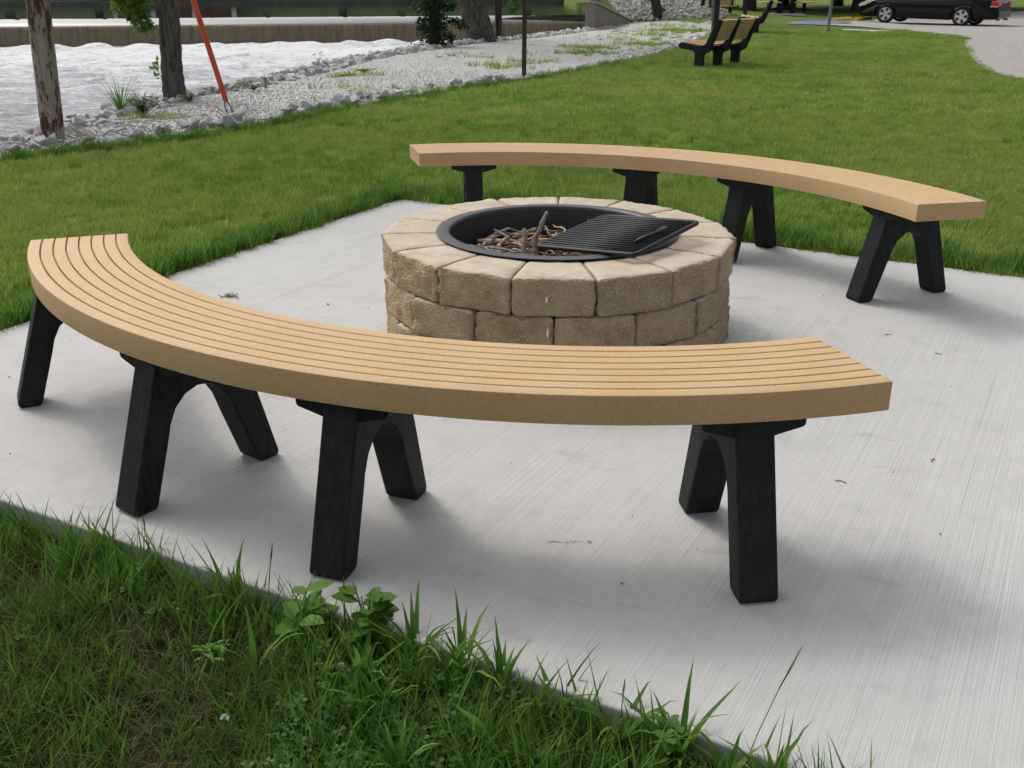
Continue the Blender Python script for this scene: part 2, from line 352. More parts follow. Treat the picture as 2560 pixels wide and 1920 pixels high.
LOT = [(8.9, 34.3), (9.9, 33.3), (11.12, 30.5), (11.27, 28.3), (11.4, 26.9), (10.9, 25.2), (10.08, 23.5), (9.29, 21.4), (7.94, 18.0), (7.19, 15.6), (7.04, 14.3), (7.4, 12), (12, 7), (60, 4), (60, 72), (34, 66), (27, 57), (21.5, 51.5), (16.2, 46.3), (12.6, 39.8), (9.4, 35.6)]
def resample(P, n):
    P = np.array(P, float); d = np.r_[0, np.cumsum(np.hypot(*np.diff(P, axis=0).T))]
    s = np.linspace(0, 1, n); return P, d
def lz(x, y):
    t = np.clip(((-0.6 * x - y) + 2.9) / 0.9, 0, 1)     # in front of the slab the soil sits lower
    u = np.clip((np.asarray(x) - 10.5) / 4.5, 0, 1) * np.clip((np.asarray(y) - 20) / 14.0, 0, 1)      # the parking lot lies a little lower
    return -0.022 - 0.045 * t * t * (3 - 2 * t) - 0.24 * u

# ground: one sheet to the horizon
xs = np.unique(np.r_[np.linspace(-400, -30, 12), np.linspace(-30, -8, 12), np.linspace(-8, 8, 81), np.linspace(8, 40, 24), np.linspace(40, 400, 12)])
ys = np.unique(np.r_[np.linspace(-200, -6, 8), np.linspace(-6, 30, 145), np.linspace(30, 60, 31), np.linspace(60, 600, 14)])
X, Y = np.meshgrid(xs, ys)
Z = lz(X, Y) + 0.006 * np.sin(X * 1.7 + Y * 0.9) * np.sin(Y * 1.3)
mid = [((a[0] * 0.55 + b[0] * 0.45), (a[1] * 0.55 + b[1] * 0.45)) for a, b in zip(LEDGE, REDGE)]
riv = [p for p in mid if p[1] < 28] + [(2.35, 29.2), (4.0, 35.2), (4.1, 52.0), (4.6, 95), (-400, 95), (-400, -200), (-30, -200), (-11, -6)]
Z[inpoly(X, Y, riv)] = -2.6
# a low mound of rock stands beside the wing wall
def mound(x, y):
    d = np.hypot((x - 4.4) / 4.8, (y - 46.5) / 10.5); return 0.72 * np.clip(1 - d * d, 0, 1) ** 0.7
Z = Z + np.where(Z > -1, mound(X, Y), 0) * 0.9
nx = len(xs); idx = np.arange(len(xs) * len(ys)).reshape(len(ys), nx)
F = np.stack([idx[:-1, :-1].ravel(), idx[:-1, 1:].ravel(), idx[1:, 1:].ravel(), idx[1:, :-1].ravel()], 1)
me = npmesh('lawn', np.stack([X.ravel(), Y.ravel(), Z.ravel()], 1), F, M['lawn'])
me.materials.append(M['soil'])
cx = X[:-1, :-1].ravel(); cy = Y[:-1, :-1].ravel()
lawn = link('lawn', me); tag(lawn, kind='structure')
# bare soil along the near side of the slab
mb = MB(); pts = []
for i in range(41):
    row = []
    for j in range(17):
        x = -3.2 + 5.6 * i / 40; y0 = 2.86 - 0.5257 * (x + 2.40) - 0.005
        y = y0 - 1.9 * j / 16
        row.append((x, y, float(lz(x, y)) + 0.014 + 0.010 * noise.noise(Vector((x * 5, y * 5, 0)))))
    pts += row
mb.add(pts, [(i * 17 + j, i * 17 + j + 1, (i + 1) * 17 + j + 1, (i + 1) * 17 + j) for i in range(40) for j in range(16)])
tag(mb.build('soil', M['soil'], smooth=True), kind='structure')
# concrete patio slab
mb = MB(); mb.prism(SLAB, (0, 0, 0), (1, 0, 0), (0, 1, 0), -0.14, 0.0, (0, 0, 1))
slab = mb.build('patio_slab', M['conc'], bevel=0.007, seg=3); tag(slab, kind='structure')
# gravel bank between lawn and river, then its slope down to the water
mb = MB(); K = 9; rows = []
def lerp(a, b, t): return (a[0] + (b[0] - a[0]) * t, a[1] + (b[1] - a[1]) * t)
LL = []; RR = []
for i in range(len(LEDGE) - 2):
    m_ = 6
    for k in range(m_):
        LL.append(lerp(LEDGE[i], LEDGE[i + 1], k / m_)); RR.append(lerp(REDGE[i], REDGE[i + 1], k / m_))
for a, b in zip(LL, RR):
    r_ = []
    for k in range(K):
        t = k / (K - 1); x, y = lerp(a, b, t)
        z = float(lz(x, y)) + 0.012 + 0.05 * math.sin(math.pi * t) * min(1, y / 9)
        if t > 0.999: z -= 0.03
        r_.append((x, y, z))
    d = Vector((b[0] - a[0], b[1] - a[1])); d.normalize()
    nrm = Vector((-1.0, 0.35)).normalized()
    for o_, zz in ((0.7, -0.5), (2.4, -1.75), (4.5, -2.4)): r_.append((b[0] + nrm.x * o_, b[1] + nrm.y * o_, zz))
    rows += r_
KK = K + 3
mb.add(rows, [(i * KK + j, i * KK + j + 1, (i + 1) * KK + j + 1, (i + 1) * KK + j) for i in range(len(LL) - 1) for j in range(KK - 1)])
tag(mb.build('gravel_path', M['gravel'], smooth=True), kind='structure')
# gravel parking lot
bm = bmesh.new(); bm.faces.new([bm.verts.new((x, y, 0)) for x, y in LOT])
for ax, vals in ((0, [8, 9, 10] + [10.5 + .5 * i for i in range(10)] + [18, 24, 32]), (1, [14 + i for i in range(0, 22)] + [38, 42, 48, 54])):
    for v_ in vals:
        co_ = [0, 0, 0]; co_[ax] = v_; no_ = [0, 0, 0]; no_[ax] = 1; bmesh.ops.bisect_plane(bm, geom=list(bm.verts) + list(bm.edges) + list(bm.faces), plane_co=co_, plane_no=no_)
bmesh.ops.triangulate(bm, faces=bm.faces)
for v in bm.verts: v.co.z = float(lz(v.co.x, v.co.y)) + .022
me = bpy.data.meshes.new('parking_lot'); bm.to_mesh(me); bm.free(); me.materials.append(M['lot']); tag(link('parking_lot', me), kind='structure')

# ------------------------------------------------------------------ river
WL, WU = -1.5, -0.30
# the weir line runs from E (at the wing wall) away to the left
WE, WD = Vector((4.6, 52.5)), Vector((-0.975, -0.225)).normalized()
def waterline(nm, z, corners, mat, kind='structure'):
    mb = MB(); mb.add([(x, y, z) for x, y in corners], [tuple(range(len(corners)))]); o = mb.build(nm, mat); return tag(o, kind=kind)
# lower pool: displaced grid
gx = np.linspace(-60, 6, 265); gy = np.linspace(2, 53, 256); GX, GY = np.meshgrid(gx, gy)
GZ = np.zeros_like(GX)
for k in range(26):
    a = nr.uniform(-0.7, 0.7) + math.pi / 2; lam = nr.uniform(0.5, 3.0); ph = nr.uniform(0, 6.28); am = 0.009 * lam ** 0.8
    GZ += am * np.sin((GX * math.cos(a) + GY * math.sin(a)) * 6.28 / lam + ph + 1.4 * np.sin(GX * 0.31 + k) + 1.1 * np.sin(GY * 0.23 + 2 * k))
dline = (GX - WE.x) * WD.y - (GY - WE.y) * WD.x         # signed distance in front of the weir
dist = np.abs(dline)
boil = np.exp(-((dist - 1.3) / 0.8) ** 2)
GZ += WL + boil * (0.10 + 0.11 * np.abs(np.sin(GX * 1.25 + 0.8 * np.sin(GX * 0.61)) * np.sin(GX * 0.21 + 1)) + 0.05 * np.abs(np.sin(GX * 2.9 + np.sin(GX * 0.37) * 2)) + 0.05 * np.sin(GX * 4.1) + 0.05 * np.sin(GX * 2.3 + GY * 3) )
gi = np.arange(GX.size).reshape(GX.shape)
Fq = np.stack([gi[:-1, :-1].ravel(), gi[:-1, 1:].ravel(), gi[1:, 1:].ravel(), gi[1:, :-1].ravel()], 1)
front = ((GY - WE.y) - (GX - WE.x) * (WD.y / WD.x)) < 0.0
keep = front[:-1, :-1].ravel()
me = npmesh('river_foam', np.stack([GX.ravel(), GY.ravel(), GZ.ravel()], 1), Fq[keep], M['foam'])
me.polygons.foreach_set('use_smooth', [True] * len(me.polygons)); tag(link('river_foam', me), kind='structure')
# the weir: water rounding the crest and falling as one brown sheet
prof = [(-1.9, 0.0)]
ang_ = [1, 3, 5, 8, 11, 14, 17, 20, 24, 30, 38, 47, 56, 64, 70, 74]; stp = [.15, .15, .20, .25, .25, .20, .14, .10, .07, .06, .06, .06, .06, .06, .06, .06]
for a_, st_ in zip(ang_, stp): prof.append((prof[-1][0] + st_ * math.cos(R(a_)), prof[-1][1] - st_ * math.sin(R(a_))))
ncrest = len(prof) - 7
lx, lz_ = prof[-1]
prof += [(lx + 0.06, lz_ - 0.25), (lx + 0.11, lz_ - 0.5), (lx + 0.15, lz_ - 0.8), (lx + 0.18, lz_ - 1.3)]
n2 = Vector((-WD.y, WD.x));  n2 = n2 if n2.y < 0 else -n2          # downstream normal (towards the viewer)
prof_w = prof; L_ = 70; NS = 281
V = []
for i in range(NS):
    s_ = L_ * i / (NS - 1)
    for j, (d, z) in enumerate(prof_w):
        wob = 0.015 * math.sin(s_ * 2.1 + 1.3 * math.sin(s_ * 0.7)) * max(0, j - 13) * 0.3
        b = WE + WD * s_ + n2 * (d + wob); V.append((b.x, b.y, WU + z))
nP = len(prof_w); gi = np.arange(NS * nP).reshape(NS, nP)
Fq = np.stack([gi[:-1, :-1].ravel(), gi[1:, :-1].ravel(), gi[1:, 1:].ravel(), gi[:-1, 1:].ravel()], 1)
me = npmesh('weir_water', V, Fq, M['fall']); me.polygons.foreach_set('use_smooth', [True] * len(me.polygons))
me.materials.append(M['river']); mi_ = np.tile((np.arange(nP - 1) < ncrest).astype(np.int32), NS - 1); me.polygons.foreach_set('material_index', mi_)
fall = link('river_weir', me); tag(fall, kind='structure')
a = WE + n2 * -1.9; b = WE + WD * 70 + n2 * -1.9
waterline('river', WU, [(a.x, a.y), (5.2, 70), (-5, 110), (-140, 90), (b.x - 10, b.y - 2), (b.x, b.y)], M['river'])
# far bank: grass slope, tree shade put into its colour, low concrete edge
FB = [(9, 88), (-20, 80), (-60, 66), (-140, 48)]
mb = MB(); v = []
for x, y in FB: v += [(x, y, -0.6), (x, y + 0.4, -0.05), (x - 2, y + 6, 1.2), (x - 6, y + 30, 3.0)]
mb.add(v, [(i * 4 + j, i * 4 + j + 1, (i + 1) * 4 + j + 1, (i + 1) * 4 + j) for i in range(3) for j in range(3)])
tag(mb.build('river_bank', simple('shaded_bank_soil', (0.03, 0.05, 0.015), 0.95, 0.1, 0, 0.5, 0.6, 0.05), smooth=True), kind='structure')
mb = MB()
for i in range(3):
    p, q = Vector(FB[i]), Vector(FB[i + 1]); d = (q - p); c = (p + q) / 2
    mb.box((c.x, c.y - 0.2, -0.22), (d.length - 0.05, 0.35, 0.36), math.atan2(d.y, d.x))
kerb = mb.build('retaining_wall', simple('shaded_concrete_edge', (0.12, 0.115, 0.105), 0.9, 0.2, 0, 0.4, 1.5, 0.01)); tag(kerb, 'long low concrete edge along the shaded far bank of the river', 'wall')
# concrete wing wall at the end of the weir
ww = thing('wing_wall', 'weathered concrete wing wall with sloping top at the right end of the weir', 'wall', (2.03, 29.45, 0))
A, B = Vector((0, 0)), Vector((1.80, 5.9)); u = (B - A).normalized(); nn = Vector((u.y, -u.x))
mb = MB(); Lw = (B - A).length
mb.prism([(0, -2.2), (Lw, -2.2), (Lw, -0.02), (0.0, 0.70)], (0, 0, 0), (u.x, u.y, 0), (0, 0, 1), 0, 0.28, (nn.x, nn.y, 0))
mb.build('wall', M['wallc'], ww, bevel=0.015)
mb = MB(); mb.prism([(0.02, 0.705), (Lw, -0.015), (Lw, 0.04), (0.02, 0.76)], (0, 0, 0), (u.x, u.y, 0), (0, 0, 1), -0.05, 0.33, (nn.x, nn.y, 0))
mb.build('coping', simple('coping_concrete', (0.30, 0.27, 0.23), 0.9, 0.2, 0, 0.2, 6, 0.004), ww, bevel=0.01)

# ------------------------------------------------------------------ scatter helper (geometry nodes, for what nobody could count)
def gn_scatter(name, P, rot, scl, sources, label=None, cat=None):
    me = bpy.data.meshes.new(name); n = len(P); me.vertices.add(n); me.vertices.foreach_set('co', np.asarray(P, np.float32).ravel())
    a = me.attributes.new('rot', 'FLOAT_VECTOR', 'POINT'); a.data.foreach_set('vector', np.asarray(rot, np.float32).ravel())
    a = me.attributes.new('scl', 'FLOAT_VECTOR', 'POINT'); a.data.foreach_set('vector', np.asarray(scl, np.float32).ravel())
    o = link(name, me)
    col = bpy.data.collections.new(name + '_sources')
    for s in sources: col.objects.link(s)
    ng = bpy.data.node_groups.new(name, 'GeometryNodeTree')
    ng.interface.new_socket('Geometry', in_out='INPUT', socket_type='NodeSocketGeometry')
    ng.interface.new_socket('Geometry', in_out='OUTPUT', socket_type='NodeSocketGeometry')
    gi = ng.nodes.new('NodeGroupInput'); go = ng.nodes.new('NodeGroupOutput'); ip = ng.nodes.new('GeometryNodeInstanceOnPoints')
    ci = ng.nodes.new('GeometryNodeCollectionInfo'); ci.inputs['Collection'].default_value = col
    ci.inputs['Separate Children'].default_value = True; ci.inputs['Reset Children'].default_value = True
    r = ng.nodes.new('GeometryNodeInputNamedAttribute'); r.data_type = 'FLOAT_VECTOR'; r.inputs['Name'].default_value = 'rot'
    s = ng.nodes.new('GeometryNodeInputNamedAttribute'); s.data_type = 'FLOAT_VECTOR'; s.inputs['Name'].default_value = 'scl'
    rr = ng.nodes.new('FunctionNodeEulerToRotation')
    L = ng.links.new
    L(gi.outputs[0], ip.inputs['Points']); L(ci.outputs[0], ip.inputs['Instance']); ip.inputs['Pick Instance'].default_value = True
    L(r.outputs['Attribute'], rr.inputs[0]); L(rr.outputs[0], ip.inputs['Rotation']); L(s.outputs['Attribute'], ip.inputs['Scale'])
    L(ip.outputs[0], go.inputs[0])
    md = o.modifiers.new('scatter', 'NODES'); md.node_group = ng
    tag(o, label, cat, kind='stuff'); return o
def source(name, me): return bpy.data.objects.new(name, me)

# ------------------------------------------------------------------ rocks
def rock_mesh(seed, mat, npt=16, flat=0.7):
    r = random.Random(seed); bm = bmesh.new()
    sx, sy, sz = r.uniform(0.75, 1.15), r.uniform(0.6, 0.9), r.uniform(0.5, 0.75) * flat / 0.7
    for i in range(npt):
        v = Vector((r.gauss(0, 1), r.gauss(0, 1), r.gauss(0, 1))).normalized() * r.uniform(0.42, 0.5)
        bm.verts.new((v.x * sx, v.y * sy, v.z * sz))
    ret = bmesh.ops.convex_hull(bm, input=bm.verts)
    bmesh.ops.delete(bm, geom=[v for v in bm.verts if not v.link_faces], context='VERTS')
    bmesh.ops.bevel(bm, geom=list(bm.edges), offset=0.018, segments=1, profile=0.5, affect='EDGES', clamp_overlap=True)
    me = bpy.data.meshes.new('rock'); bm.to_mesh(me); bm.free(); me.materials.append(mat); return me
rocks = [rock_mesh(100 + i, M['rock'], rnd.choice((12, 14, 18))) for i in range(14)]
brocks = [rock_mesh(200 + i, M['brock'], 12) for i in range(8)]
def band(P, Q, t0, t1, n, smin, smax, ymin, ymax, zoff=0.0, bias=0):
    out = []
    seg = [(i, math.dist(P[i], P[i + 1])) for i in range(len(P) - 1) if P[i][1] < ymax and P[i + 1][1] > ymin]
    tot = sum(s for _, s in seg)
    for _ in range(n):
        q = rnd.uniform(0, tot)
        for i, s in seg:
            if q < s: break
            q -= s
        f = q / s; a = lerp(P[i], P[i + 1], f); b = lerp(Q[i], Q[i + 1], f); d = math.dist(a, b); dx, dy = (b[0] - a[0]) / d, (b[1] - a[1]) / d
        o = rnd.uniform(t0, t1); x, y = a[0] + dx * o, a[1] + dy * o
        s_ = smin + (smax - smin) * rnd.random() ** 1.6
        z = float(lz(x, y)) + s_ * 0.16 + zoff
        out.append((x, y, z, s_))
    return out
allr = []
allr += band(LEDGE, REDGE, 0.0, 0.34, 760, 0.06, 0.17, 5.5, 18)
allr += band(LEDGE, REDGE, 0.0, 0.34, 90, 0.12, 0.20, 5.5, 14, 0.06)
allr += band(LEDGE, REDGE, 0.0, 0.45, 260, 0.08, 0.20, 18, 24)
allr += band(REDGE, LEDGE, -0.25, 0.42, 1200, 0.06, 0.19, 7.6, 25)
allr += band(REDGE, LEDGE, -0.10, 0.35, 160, 0.09, 0.18, 9, 25, 0.05)
allr += band(REDGE, LEDGE, -0.9, -0.2, 900, 0.10, 0.22, 7.6, 25, -0.32)
allr += band(REDGE, LEDGE, -0.2, 0.7, 220, 0.1, 0.25, 25, 30)
# the left end of the bank is wholly rock
for _ in range(260):
    x = rnd.uniform(-5.2, -3.3); y = rnd.uniform(7.4, 9.6)
    if inpoly([x], [y], LEDGE + REDGE[::-1])[0]: s_ = rnd.uniform(0.07, 0.18); allr.append((x, y, float(lz(x, y)) + 0.03, s_))
allr = [(r[0], r[1], r[2], r[3] * 1.02) for r in allr]
allr = [r for r in allr if not (math.hypot(r[0] + 3.93, r[1] - 8.54) < 0.16 or math.hypot(r[0] + 3.86, r[1] - 11.8) < 0.2 or math.hypot(r[0] + 2.84, r[1] - 10.34) < 0.09 or math.hypot(r[0] - .17, r[1] - 14.72) < .06)]
def inview(x, y, z, marg=0.0):
    c, s = math.cos(0.384), math.sin(0.384); dz = z - CAMZ; dp = y * c - dz * s; vv = y * s + dz * c
    return abs(x / dp) < 0.514 + marg and -0.39 - marg < vv / dp < 0.386 + marg and dp > 0
vis = [r for r in allr if inview(*r[:3]) and r[2] > -0.1]; vis.sort(key=lambda r: -r[3] / math.hypot(r[0], r[1]))
big = set(map(id, vis[:290]))
k = 0
for r in vis[:290]:
    o = link('riprap_rock', rocks[k % 14]); k += 1
    o.location = r[:3]; o.scale = (r[3] * 1.15, r[3] * 1.15, r[3] * 1.15); o.rotation_euler = (rnd.uniform(-.6, .6), rnd.uniform(-.6, .6), rnd.uniform(0, 6.28))
    tag(o, 'pale angular limestone rock lying in the rock edging of the gravel bank', 'rock', 'pale riprap rocks edging the gravel bank')
rest = [r for r in allr if id(r) not in big]
P = np.array([r[:3] for r in rest]); S = np.array([[r[3] * 1.1] * 3 for r in rest]); RT = np.c_[nr.uniform(-.6, .6, len(P)), nr.uniform(-.6, .6, len(P)), nr.uniform(0, 6.28, len(P))]
gn_scatter('riprap_rubble', P, RT, S, [source('rock', m) for m in rocks], 'smaller pale rocks filling the edging between gravel and river', 'rocks')
# pile of grey rock behind the wing wall
n = 9500; x = nr.uniform(1.6, 9.2, n); y = nr.uniform(30, 54, n); mz = mound(x, y)
ok = (mz > 0.02) & ((x - 2.1) * 5.9 - (y - 29.45) * 1.80 > 0.6) | (y > 36) & (x > 3.8)
ok &= (mz > 0.02); x, y, mz = x[ok], y[ok], mz[ok]; n = len(x)
P = np.c_[x, y, mz * 0.92 - 0.01]; S = np.repeat(nr.uniform(0.14, 0.34, n)[:, None], 3, 1); RT = nr.uniform(0, 6.28, (n, 3))
gn_scatter('rock_pile', P, RT, S, [source('bank_rock', m) for m in brocks], 'low mound of grey broken rock behind the concrete wing wall', 'rocks')
# loose pebbles on the gravel
pm = [rock_mesh(300 + i, M['rock'], 10) for i in range(6)]
pp = []
while len(pp) < 15000:
    i = rnd.randrange(len(LL) - 1); t = rnd.uniform(0.03, 0.97); x, y = lerp(lerp(LL[i], LL[i + 1], rnd.random()), RR[i], t)
    if 7 < y < 24 and rnd.random() < (11 / y) ** 1.5: pp.append((x, y, float(lz(x, y)) + 0.012 + 0.05 * math.sin(math.pi * t) * min(1, y / 9) + 0.004))
P = np.array(pp); S = np.repeat(nr.uniform(0.010, 0.027, len(P))[:, None], 3, 1)
gn_scatter('loose_gravel', P, nr.uniform(0, 6.28, (len(P), 3)), S, [source('pebble', m) for m in pm], 'loose pale pebbles scattered over the gravel path', 'gravel')

# ------------------------------------------------------------------ grass
def tuft_mesh(name, n, rad, h0, h1, w, lean, mat, seg=3, curl=0.5, flat=0.0, seed=0):
    r = np.random.RandomState(seed); V = []; Fc = []
    for i in range(n):
        a, q = r.uniform(0, 6.283), rad * math.sqrt(r.rand()); bx, by = q * math.cos(a), q * math.sin(a)
        h = r.uniform(h0, h1); d = r.uniform(0, 6.283); ln = lean * r.uniform(0.2, 1.3); fx, fy = math.cos(d), math.sin(d); sx, sy = -fy, fx
        if r.rand() < 0.5: t_ = r.uniform(0, 6.28); sx, sy = math.cos(t_), math.sin(t_)
        ww_ = w * r.uniform(0.7, 1.3); o = len(V); z = 0; px_, py_ = bx, by; ang = ln
        for s in range(seg + 1):
            t = s / seg; wd = ww_ * (1 - t ** 1.6) * (0.75 + 0.5 * min(1, t * 3)) * 0.5
            if s == seg: V.append((px_, py_, z))
            else: V += [(px_ - sx * wd, py_ - sy * wd, z), (px_ + sx * wd, py_ + sy * wd, z)]
            st = h / seg; ang += curl * r.uniform(0.3, 1.2) / seg; ang = min(ang, 2.3)
            z += st * math.cos(ang) * (1 - flat); px_ += fx * st * math.sin(ang); py_ += fy * st * math.sin(ang)
            if z < 0.002: z = 0.002
        for s in range(seg - 1): Fc.append((o + 2 * s, o + 2 * s + 1, o + 2 * s + 3, o + 2 * s + 2))
        Fc.append((o + 2 * seg - 2, o + 2 * seg - 1, o + 2 * seg))
    me = bpy.data.meshes.new(name); me.from_pydata(V, [], Fc); me.materials.append(mat); me.polygons.foreach_set('use_smooth', [True] * len(Fc)); return me
def vnoise(x, y, s, seed=0):
    return np.array([noise.noise(Vector((a * s + seed, b * s, seed * 1.7))) for a, b in zip(x, y)])
def view_mask(x, y, marg=0.07, ymin=0.6):
    dp = y * math.cos(0.384) + CAMZ * math.sin(0.384); vv = y * math.sin(0.384) - CAMZ * math.cos(0.384)
    return (np.abs(x / dp) < 0.514 + marg) & (vv / dp > -0.386 - marg * 1.2) & (y > ymin)
bankpoly = LEDGE + [(-400, 60), (-400, -100), (-11, -6)]
def lawn_pts(n, x0, x1, y0, y1, dens=None, marg=0.16):
    x = nr.uniform(x0, x1, n); y = nr.uniform(y0, y1, n)
    m = view_mask(x, y, marg); m &= ~inpoly(x, y, SLAB); m &= ~inpoly(x, y, LOT); m &= ~inpoly(x, y, bankpoly)
    return x[m], y[m]
def scatter_grass(name, x, y, smin, smax, meshes, label, ztilt=0.15, cat='grass', zo=0.0):
    n = len(x); P = np.c_[x, y, lz(x, y) + zo]
    RT = np.c_[nr.uniform(-ztilt, ztilt, n), nr.uniform(-ztilt, ztilt, n), nr.uniform(0, 6.28, n)]
    s = nr.uniform(smin, smax, n); S = np.c_[s, s, s * nr.uniform(0.8, 1.25, n)]
    return gn_scatter(name, P, RT, S, [source('tuft', m) for m in meshes], label, cat)
# mown lawn behind the patio, two bands of detail
x, y = lawn_pts(26000, -6.0, 7.0, 2.4, 10.5); behind = (y > 2.86 - 0.5257 * (x + 2.4)) ; x, y = x[behind], y[behind]
scatter_grass('mown_grass', x, y, 0.8, 1.25, [tuft_mesh('tuft', 46, 0.06, 0.03, 0.065, 0.0042, 0.35, M['blade'], 2, 0.5, seed=i) for i in range(5)], 'mown green lawn grass around the back of the patio')
x, y = lawn_pts(34000, -5.0, 15.0, 10.3, 30.0); k = nr.rand(len(x)) < np.clip(18 / y, 0.5, 1) ; x, y = x[k], y[k]
scatter_grass('distant_mown_grass', x, y, 0.9, 1.4, [tuft_mesh('tuft', 56, 0.11, 0.03, 0.06, 0.0065, 0.45, M['blade'], 2, 0.6, seed=20 + i) for i in range(4)], 'mown lawn grass stretching away to the parking lot')
# taller grass against the back and left edges of the slab and beside the rocks
ex, ey = [], []
def along(a, b, n, w0, w1, sgn):
    d = Vector((b[0] - a[0], b[1] - a[1])); nn_ = Vector((-d.y, d.x)).normalized() * sgn
    for _ in range(n):
        t = rnd.random(); o = rnd.uniform(w0, w1); ex.append(a[0] + d.x * t + nn_.x * o); ey.append(a[1] + d.y * t + nn_.y * o)
along(SLAB[0], SLAB[1], 650, 0.01, 0.22, 1); along(SLAB[3], SLAB[0], 520, 0.015, 0.10, 1)
for i in range(3, 13): along(LEDGE[i], LEDGE[i + 1], 60, -0.02, 0.14, -1)
scatter_grass('edge_grass', np.array(ex), np.array(ey), 0.7, 1.25, [tuft_mesh('tuft', 22, 0.045, 0.06, 0.125, 0.005, 0.3, M['weed'], 3, 0.6, seed=40 + i) for i in range(4)], 'longer uncut grass along the far edges of the patio')
# foreground: mixed short grass, dead thatch, then longer strands along the slab
def fore(n, dmin, dmax):
    x = nr.uniform(-3.0, 2.2, n); d = nr.uniform(dmin, dmax, n); y = 2.86 - 0.5257 * (x + 2.40) - d * 1.13
    m = view_mask(x, y, 0.2, 0.2); return x[m], y[m], d[m]
x, y, d = fore(24000, 0.03, 1.75)
nz = vnoise(x, y, 2.3, 3); k = nr.rand(len(x)) < np.clip(0.58 + nz * 1.7 - 0.15 * (d < 0.25), 0.12, 1); x, y = x[k], y[k]
scatter_grass('rough_grass', x, y, 0.7, 1.3, [tuft_mesh('tuft', 18, 0.035, 0.030, 0.085, 0.0030, 0.4, M['blade2'], 4, 0.9, seed=60 + i) for i in range(5)], 'short rough grass in front of the patio', 0.3, zo=0.012)
x, y, d = fore(6000, 0.02, 1.75)
scatter_grass('dead_thatch', x, y, 0.8, 1.4, [tuft_mesh('tuft', 12, 0.035, 0.03, 0.07, 0.0020, 1.0, M['dead'], 3, 0.8, seed=80 + i) for i in range(4)], 'brown dead thatch between the grass in front of the patio', 0.2, zo=0.01)
x, y, d = fore(10500, 0.0, 0.95)
nz = vnoise(x, y, 3.1, 9); k = nr.rand(len(x)) < np.clip(0.45 + nz * 1.4, 0.03, 1) * np.clip(1.25 - d * 1.6, 0.08, 1) * (0.65 + 0.6 * np.exp(-((x + .15) / .4) ** 2)); x, y = x[k], y[k]
scatter_grass('long_grass', x, y, 0.55, 1.15, [tuft_mesh('tuft', 5, 0.018, 0.06, 0.14, 0.0040, 0.28, M['weed'], 5, 0.65, seed=90 + i) for i in range(6)], 'long fresh grass strands leaning over the near slab edge', 0.2, zo=0.012)
# thin seed stalks along the slab edge
def stalk_mesh(seed):
    r = random.Random(seed); mb = MB(); h = r.uniform(.07, .13); dx, dy = r.uniform(-.035, .035), r.uniform(-.02, .02)
    mb.tube([(0, 0, 0), (dx * .25, dy * .25, h * .4), (dx * .6, dy * .6, h * .75), (dx, dy, h)], [.0011, .001, .0008, .0004], 5); mb.tube([(dx * .5, dy * .5, h * .66), (dx * .75, dy * .75, h * .85), (dx, dy, h)], [.0006, .0017, .0005], 5)
    return mb.mesh('stalk', M['blade2'])
x, y, d = fore(420, 0.0, 0.30)
k = nr.rand(len(x)) < 0.32; x, y = x[k], y[k]
xx_, yy_, dd_ = fore(900, 0.0, 0.16); kk_ = nr.rand(len(xx_)) < np.clip(0.35 + 1.5 * vnoise(xx_, yy_, 5.0, 4), 0.05, 1)
scatter_grass('tall_edge_grass', xx_[kk_], yy_[kk_], 0.95, 1.55, [tuft_mesh('tuft', 4, 0.015, 0.07, 0.12, 0.0042, 0.3, M['weed'], 5, 0.6, seed=140 + i) for i in range(5)], 'tall uncut blades standing against the near slab edge', 0.15, zo=0.01)
scatter_grass('seed_stalks', x, y, 0.8, 1.3, [stalk_mesh(i) for i in range(8)], 'thin seed stalks rising among the grass along the near slab edge', 0.15, 'grass stalks', zo=0.012)
# clover patch
def clover_mesh(seed, n=5):
    r = random.Random(seed); V = []; Fc = []
    for i in range(n + 3):
        x, y = r.uniform(-0.03, 0.03), r.uniform(-0.03, 0.03); h = r.uniform(0.015, 0.045); rr_ = r.uniform(0.0050, 0.0080); a0 = r.uniform(0, 6.28)
        o = len(V); V += [(x - 0.0008, y, 0), (x + 0.0008, y, 0), (x + 0.0008, y, h), (x - 0.0008, y, h)]; Fc.append((o, o + 1, o + 2, o + 3))
        for k in range(3):
            a = a0 + k * 2.094; o = len(V); c = Vector((x, y, h)); dx = Vector((math.cos(a), math.sin(a), r.uniform(-0.25, 0.3))); sd = Vector((-math.sin(a), math.cos(a), 0))
            q = [c, c + dx * rr_ * 0.9 + sd * rr_ * 0.62, c + dx * rr_ * 1.55 + sd * rr_ * 0.45, c + dx * rr_ * 1.48, c + dx * rr_ * 1.55 - sd * rr_ * 0.45, c + dx * rr_ * 0.9 - sd * rr_ * 0.62]
            V += [tuple(p) for p in q]; Fc += [(o, o + 1, o + 2, o + 3), (o, o + 3, o + 4, o + 5)]
    me = bpy.data.meshes.new('clover'); me.from_pydata(V, [], Fc); me.materials.append(M['cl']); return me
x, y, d = fore(9000, 0.02, 1.5)
q = 0.9 * np.exp(-(((x + 0.20) / 0.17) ** 2 + ((y - 1.50) / 0.17) ** 2)) + 0.12 * np.exp(-(((x - 0.12) / 0.20) ** 2 + ((y - 1.33) / 0.12) ** 2)) + 0.05 * (vnoise(x, y, 3, 5) > 0.1)
k = nr.rand(len(x)) < q; x, y = x[k], y[k]
scatter_grass('clover_patch', x, y, 0.8, 1.35, [clover_mesh(i) for i in range(5)], 'patch of dark clover leaves beside the near slab edge', 0.25, 'clover', zo=0.014)
